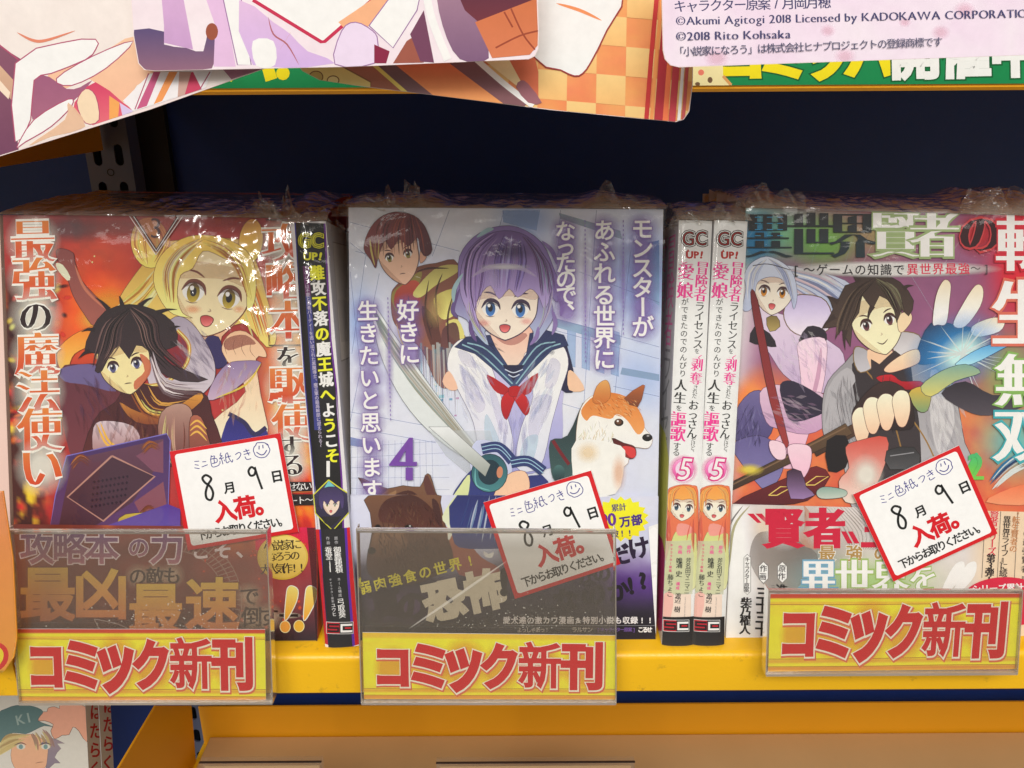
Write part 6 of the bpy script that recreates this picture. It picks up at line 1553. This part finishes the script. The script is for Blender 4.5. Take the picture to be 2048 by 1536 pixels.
    A.build('sign_background', s)
    K = Art(sf, A.top(), BIG, lambda x, y: qf(x/W_, y/H_))
    for ch, x, y, sx, sy in LT: K.char(ch, x, y, sx, sy, (196, 28, 32), q[ch], q[ch]*.8)
    K.build('sign_lettering', s)
    return t
sign_holder([(10, 1061), (533, 1061), (545, 1406), (38, 1408)], [(31, 1258), (530, 1259), (532, 1402), (38, 1402)],
            'tall clear plastic sign holder, left one, in front of the red fiery comic', 'yellow sign with red characters, the left one, under the red fiery comic')
sign_holder([(713, 1058), (1231, 1061), (1232, 1407), (723, 1407)], [(725, 1265), (1232, 1271), (1230, 1399), (728, 1398)],
            'tall clear plastic sign holder, scratched, in front of the lavender comic', 'yellow sign with red characters, the middle one, under the lavender comic', False)
sign_holder([(1538, 1180), (2046, 1181), (2035, 1347), (1532, 1350)], [(1541, 1188), (2044, 1187), (2030, 1338), (1536, 1343)],
            'low clear plastic sign holder, right one, holding only a sign', 'yellow sign with red characters, the right one, under the green-titled comic', True, clean=True)

# orange sign card of the next bay at the left edge
f_ = quad_face((-90, 1340), (10, 1345), Vector((0, -0.030, -0.022)), 6)
t = thing('sign_holder', 'orange sign card cut off by the left edge of the picture', 'sign holder', f_.mat4())
o5 = [(-90, 1000), (2, 985), (22, 1120), (30, 1280), (24, 1318), (6, 1345), (-90, 1345)]
prism('paper_sheet', f_, o5, 0.0003, M_ORG, t, back=.0016); prism('front_plate', f_, o5, 0.0008, M_ACRYL2, t)
A = Art(f_, -.0014, BIG); A.convex(o5)
A.grid(-90, 980, 40, 1350, 8, 20, lambda X, Y: (232+0*X, 150+(Y-1180)*.04, 70-(Y-1180)*.08))
A.oval(-14, 1318, 26, 30, (206, 40, 40), 30); A.oval(-16, 1318, 18, 22, (240, 210, 40), 30)
A.build('sign_background', t)

# ---------------- green banner on the upper lip
bf = Face(W(300, 181, YF-0.0006), (1, 0, 0), (0, 0, 1), 0.6, 0.04)
bn = thing('lip_banner', 'green banner with yellow and white characters along the upper shelf lip', 'banner', bf.mat4())
uR = bf.uv(2100, 178)[0]
V, F = boxes([(0, uR, 0, 0.0004, 0.0005, 0.034)]); mesh_obj('banner_sheet', V, F, M_WHITE, bn)
A = Art(bf, 3e-5, (0, 0.0005, uR, 0.034))
A.grid(200, 20, 2200, 200, 30, 6, lambda X, Y: (24+0*X, 128+0*X, 74+0*X))
A.text('コミッパ', 1480, 112, 1740, 108, 100, (226, 210, 30), sy=104, bx=.07, by=.05, halo=(20, 90, 50), hw=.03)
A.text('開催中', 1830, 106, 2030, 102, 102, (226, 228, 226), sy=108, bx=.05, by=.04, halo=(20, 90, 50), hw=.03)
A.text('パ!', 500, 112, 566, 112, 112, (226, 210, 30), bx=.06, by=.06)
A.poly([(1376, 100), (1440, 110), (1446, 150), (1466, 178), (1376, 178)], (226, 214, 160), 2); A.oval(1402, 145, 6, 6, (220, 120, 100)); A.oval(1420, 160, 5, 6, (110, 84, 60)); A.oval(1395, 168, 5, 4, (110, 84, 60)); A.stroke([(1446, 152), (1462, 170)], 6, (206, 150, 90), 0, 0)
A.build('banner_print', bn)

# ---------------- hanging posters (plain colour-field stand-ins)
def poster(outline, y, label, draw, name='hanging_poster', group='laminated posters hanging over the upper shelf'):
    f_ = Face(W(outline[0][0], 250, y), (1, 0, 0), (0, 0, 1), 1, 1)
    t = thing(name, label, 'poster', f_.mat4(), group)
    cx = sum(p[0] for p in outline)/len(outline); cy = sum(p[1] for p in outline)/len(outline)
    grow = [(cx+(p[0]-cx)*1.004, cy+(p[1]-cy)*1.012) for p in outline]
    prism('laminated_card', f_, grow, 0.0007, M_LAMI, t)
    A = Art(f_, 2e-5, BIG); A.convex(outline); A.at(0, 0); draw(A); A.build('poster_print', t)
    return t
M_LAMI = paint('laminate', (232, 214, 214), .3, .03, 40)
def d1(A):
    A.grid(-200, -200, 1900, 960, 60, 40, lambda X, Y: (232-10*fbm(X/200, Y/200, 3), 224-12*fbm(X/200, Y/200, 3), 220-12*fbm(X/200, Y/200, 3)))
    MV, PE, LN = (132, 84, 104), (240, 190, 158), (170, 80, 110)
    A.poly([(-50, 240), (130, 350), (90, 380), (90, 700), (110, 880), (-50, 950)], MV, 0, (110, 66, 92))
    A.poly([(-30, 350), (80, 470), (80, 600), (-30, 470)], (206, 170, 140), 0, (190, 150, 130)); A.poly([(0, 470), (60, 540), (50, 580), (-10, 520)], (236, 210, 190))
    A.poly([(280, 440), (560, 330), (800, 210), (900, 420), (800, 500), (720, 600), (520, 460), (380, 520)], PE, 3, (236, 180, 150))
    A.poly([(190, 460), (290, 450), (390, 520), (470, 510), (540, 470), (420, 600), (190, 700)], (150, 90, 120), 2, (160, 100, 124))
    A.poly([(90, 370), (360, 250), (560, 230), (560, 290), (500, 350), (300, 430), (200, 470), (180, 700), (90, 830)], (240, 234, 234), 2, line=LN, lw=7)
    A.poly([(330, 460), (540, 330), (780, 240), (620, 400), (420, 500)], (240, 234, 236), 3, line=LN, lw=6)
    A.poly([(470, 560), (560, 480), (720, 600), (770, 660), (560, 740), (430, 640)], (200, 66, 100), 2, (220, 110, 120))
    A.poly([(450, 600), (500, 520), (560, 560), (580, 700), (500, 720)], (246, 206, 176), 3, line=LN, lw=5)
    A.poly([(640, 560), (700, 600), (690, 700), (640, 700)], (230, 160, 90)); A.poly([(700, 600), (780, 650), (720, 690)], (206, 190, 226))
    A.poly([(200, 700), (400, 580), (420, 620), (300, 740), (150, 830), (100, 860)], (240, 232, 236), 3, line=LN, lw=6)
    A.poly([(400, 600), (500, 740), (300, 800), (170, 850), (380, 700)], (238, 190, 160), 3, a=.8)
    A.stroke([(100, 190), (190, 235), (270, 236), (440, 180)], 18, (214, 130, 104), 5, 1)
    A.stroke([(-20, 250), (110, 350)], 9, LN, 0, 0)
    A.poly([(880, 430), (1250, 400), (1200, 520), (780, 650), (720, 590)], (238, 226, 232), 0); A.poly([(900, 420), (940, 420), (860, 620), (800, 640)], (190, 90, 130)); A.poly([(990, 420), (1040, 420), (950, 590), (900, 610)], (232, 150, 90)); A.poly([(1130, 420), (1190, 540), (1080, 560), (1100, 430)], (196, 70, 100), 0); A.poly([(1050, 420), (1120, 420), (1080, 560), (1040, 570)], (196, 160, 150))
    A.poly([(1300, 400), (1560, 380), (1560, 420), (1360, 470)], (160, 110, 130)); A.stroke([(870, 430), (790, 640)], 6, LN, 0, 0); A.stroke([(1230, 420), (1160, 540)], 6, LN, 0, 0)
poster([(-90, -80), (640, -80), (640, 100), (528, 137), (300, 218), (100, 280), (-90, 338)], -0.056, 'laminated poster of white and mauve shapes slanting down to the left edge', d1)
def d2(A):
    A.grid(1600, -200, 4200, 760, 60, 40, lambda X, Y: (222+8*fbm(X/200, Y/200, 3), 122+50*fbm(X/200, Y/180, 3), 84+20*fbm(X/200, Y/200, 3)))
    for i in range(-2, 7):
        for j in range(-3, 7):
            if (i+j) % 2 == 0:
                x, y = 3154+i*171-j*3, 60+j*172+i*14; A.poly([(x, y), (x+171, y+14), (x+168, y+186), (x-3, y+172)], (244, 196, 132), 0, (238, 180, 116))
    def o(P): return [(x+1990, y) for x, y in P]
    A.poly(o([(-500, 300), (-200, 300), (300, 360), (1000, 620), (900, 760), (-500, 560)]), (170, 110, 90), 0, (150, 100, 84))
    A.poly(o([(-330, 350), (-40, 360), (180, 480), (180, 560), (-330, 540)]), (214, 196, 120), 0, (226, 210, 140), line=(130, 96, 70), lw=8)
    A.oval(2090-300+60, 450, 40, 34, (190, 170, 100), line=(120, 90, 60), lw=6); A.oval(2090-140, 470, 34, 26, (226, 214, 150), line=(120, 90, 60), lw=6)
    A.poly(o([(200, 380), (330, 376), (560, 560), (400, 570)]), (120, 92, 96)); A.stroke(o([(200, 380), (400, 555)]), 22, (222, 206, 110), 0, 0)
    A.poly(o([(320, 376), (640, 370), (960, 610), (560, 570)]), (226, 120, 84), 0, (240, 160, 100))
    A.poly(o([(640, 370), (780, 350), (1100, 600), (1060, 640), (960, 610)]), (128, 90, 96)); A.stroke(o([(800, 350), (960, 490), (1130, 620)]), 34, (240, 232, 232), 5, 0)
    A.poly(o([(840, 350), (990, 340), (1060, 470), (1030, 500)]), (244, 206, 160)); A.poly(o([(990, 350), (1140, 340), (1160, 420), (1160, 580), (1060, 480)]), (206, 110, 80)); A.poly(o([(1060, 470), (1100, 490), (1180, 600), (1100, 600), (1030, 510)]), (150, 100, 110), 2)
    A.poly(o([(1150, -80), (1660, -80), (1560, 180), (1470, 360), (1420, 430), (1370, 445), (1290, 410), (1130, 330)]), (236, 238, 240), 2, (226, 228, 232), line=(150, 60, 60), lw=9)
    A.stroke(o([(1265, 20), (1400, 60), (1530, 120)]), 20, (226, 140, 90), 5, 1)
    for x, w, c in ((1810, 26, (190, 60, 60)), (1840, 20, (236, 150, 90)), (1880, 50, (176, 56, 66)), (1920, 30, (230, 120, 80)), (1960, 40, (190, 70, 80)), (2000, 18, (240, 232, 232)), (2025, 20, (190, 90, 90))):
        A.stroke(o([(x+50, -100), (x+10, 330), (x-20, 720)]), w, c, 0, 0)
poster([(560, -80), (1388, -80), (1384, 170), (1377, 222), (1366, 238), (1350, 243), (1100, 219), (900, 194), (720, 172), (640, 160), (606, 142), (595, 128)], -0.050, 'laminated poster with orange checks and white shape, hanging in the middle', d2)
def d3(A):
    A.grid(700, -200, 3400, 460, 40, 20, lambda X, Y: (232-8*fbm(X/160, Y/160, 6), 222-14*fbm(X/160, Y/160, 6), 228-10*fbm(X/160, Y/160, 6)))
    MV = (150, 110, 160)
    A.poly([(785, 175), (960, 185), (960, 260), (1090, 280), (1190, 300), (1220, 160), (1280, 170), (1240, 400), (860, 410), (800, 330)], (84, 72, 116), 2, (140, 100, 120))
    A.poly([(940, -80), (1060, -80), (1130, 290), (960, 250), (960, 150)], (206, 166, 206), 0, (190, 150, 196)); A.poly([(1180, -80), (1300, -80), (1380, 390), (1250, 390), (1260, 150)], (216, 180, 216))
    A.oval(1240, 185, 36, 50, (150, 80, 60)); A.poly([(1290, -80), (1400, -80), (1470, 380), (1390, 380)], (244, 240, 244), 0, line=MV, lw=6)
    A.poly([(1400, 0), (1600, 130), (1700, 200), (1800, 300), (1960, 370), (1480, 380)], (214, 180, 216), 2, (200, 170, 220)); A.poly([(1480, 240), (1600, 240), (1610, 380), (1500, 384)], (246, 242, 246), 3)
    A.stroke([(1570, 100), (1600, 200), (1680, 260), (1750, 380)], 10, (170, 100, 110), 4, 1); A.stroke([(1700, 190), (1640, 290)], 9, (200, 130, 100), 0, 1)
    A.poly([(1520, -80), (2260, -80), (2150, 30), (1900, 245), (1860, 245), (1500, 20)], (246, 246, 250), 0); A.stroke([(1480, 0), (1880, 245), (1900, 243), (2200, -20)], 20, (190, 46, 80), 0, 0)
    A.poly([(1980, 130), (2260, -60), (2330, -60), (2150, 160), (2060, 210)], (240, 170, 130)); A.poly([(2160, 150), (2330, -80), (2470, -80), (2440, 60), (2300, 280)], (238, 236, 240), 0, line=MV, lw=6)
    A.poly([(2000, 180), (2080, 130), (2180, 180), (2210, 240), (2190, 370), (1960, 375)], (222, 206, 230), 3, line=MV, lw=6)
    A.poly([(2190, 260), (2280, 300), (2260, 370), (2190, 370)], (130, 36, 66)); A.poly([(2300, 370), (2380, 240), (2460, 190), (2480, 366)], (150, 84, 70), 0); A.poly([(2400, 200), (2480, 60), (2540, 366), (2460, 360)], (110, 64, 90))
    A.stroke([(2490, -60), (2530, 120), (2620, 350)], 46, (236, 232, 238), 5, 0)
    A.poly([(2560, -80), (2700, -80), (2800, 120), (2860, 340), (2690, 345), (2590, 150)], (160, 124, 144), 3, (120, 88, 120)); A.poly([(2660, -80), (3140, -80), (3140, 20), (2800, 130), (2720, 60)], (90, 44, 62), 0, (110, 50, 60))
    A.poly([(2780, 130), (3140, -10), (3150, 260), (3100, 320), (2880, 340)], (196, 110, 70), 0, (206, 120, 84)); 
    for q in (((2990, 50), (3060, 200), (3130, 290)), ((2900, 280), (3040, 210), (3150, 180)), ((2950, 70), (3000, 160))): A.stroke(list(q), 10, (150, 70, 50), 4, 0)
poster([(258, -80), (1072, -80), (1076, 60), (1075, 98), (1068, 112), (1056, 118), (700, 133), (310, 141), (290, 139), (278, 126), (268, 70)], -0.060, 'laminated poster of lilac and white shapes, lying over the other two', d3)
def d4(A):
    A.grid(3800, -200, 6300, 460, 40, 20, lambda X, Y: (230-6*fbm(X/160, Y/160, 6), 222-20*fbm(X/160, Y/160, 6), 232-8*fbm(X/160, Y/160, 6)))
    A.at(1348, 0)
    for (x, y, r_) in ((1560, 190, 60), (900, 180, 50), (1700, 60, 70), (250, 340, 80), (1000, 330, 70), (1350, 130, 40)): A.glow(x, y, r_, r_*.8, (240, 190, 206), .5)
    I = (70, 70, 110)
    A.text('キャラクター原案/月岡月穂', 35, 36, 880, 12, 78, I, bx=.012, by=.0)
    def lat(s, x, y, x1, sz, c=I):
        xs = []; w = 0
        for ch in s:
            V, T, NO = glyph(ch) if ch != ' ' else (np.zeros((0, 2)), [], None)
            a = (V[:, 0].max()-V[:, 0].min()+.11) if len(V) else .32
            xs.append(w+a/2); w += a
        k = (x1-x)/w
        for ch, q in zip(s, xs):
            if ch != ' ': A.char(ch, x+q*k, y-(q*k)*.022, k, sz*.92, c, .022, -.02, -1.2)
    lat('©Akumi Agitogi 2018 Licensed by KADOKAWA CORPORATION', 8, 122, 2120, 78)
    lat('©2018 Rito Kohsaka', 8, 212, 684, 78)
    A.text('「小説家になろう」は株式会社ヒナプロジェクトの登録商標です', 28, 302, 1540, 244, 60, (84, 84, 110), bx=.01, by=.0)
poster([(1323, -80), (2140, -80), (2140, 107), (1900, 115), (1700, 122), (1360, 134), (1342, 130), (1331, 118), (1327, 100)], -0.064, 'white laminated card with copyright lines, top right corner', d4)
for n_ in (_to,): bpy.data.objects.remove(n_, do_unlink=True)
bpy.data.curves.remove(_tc)
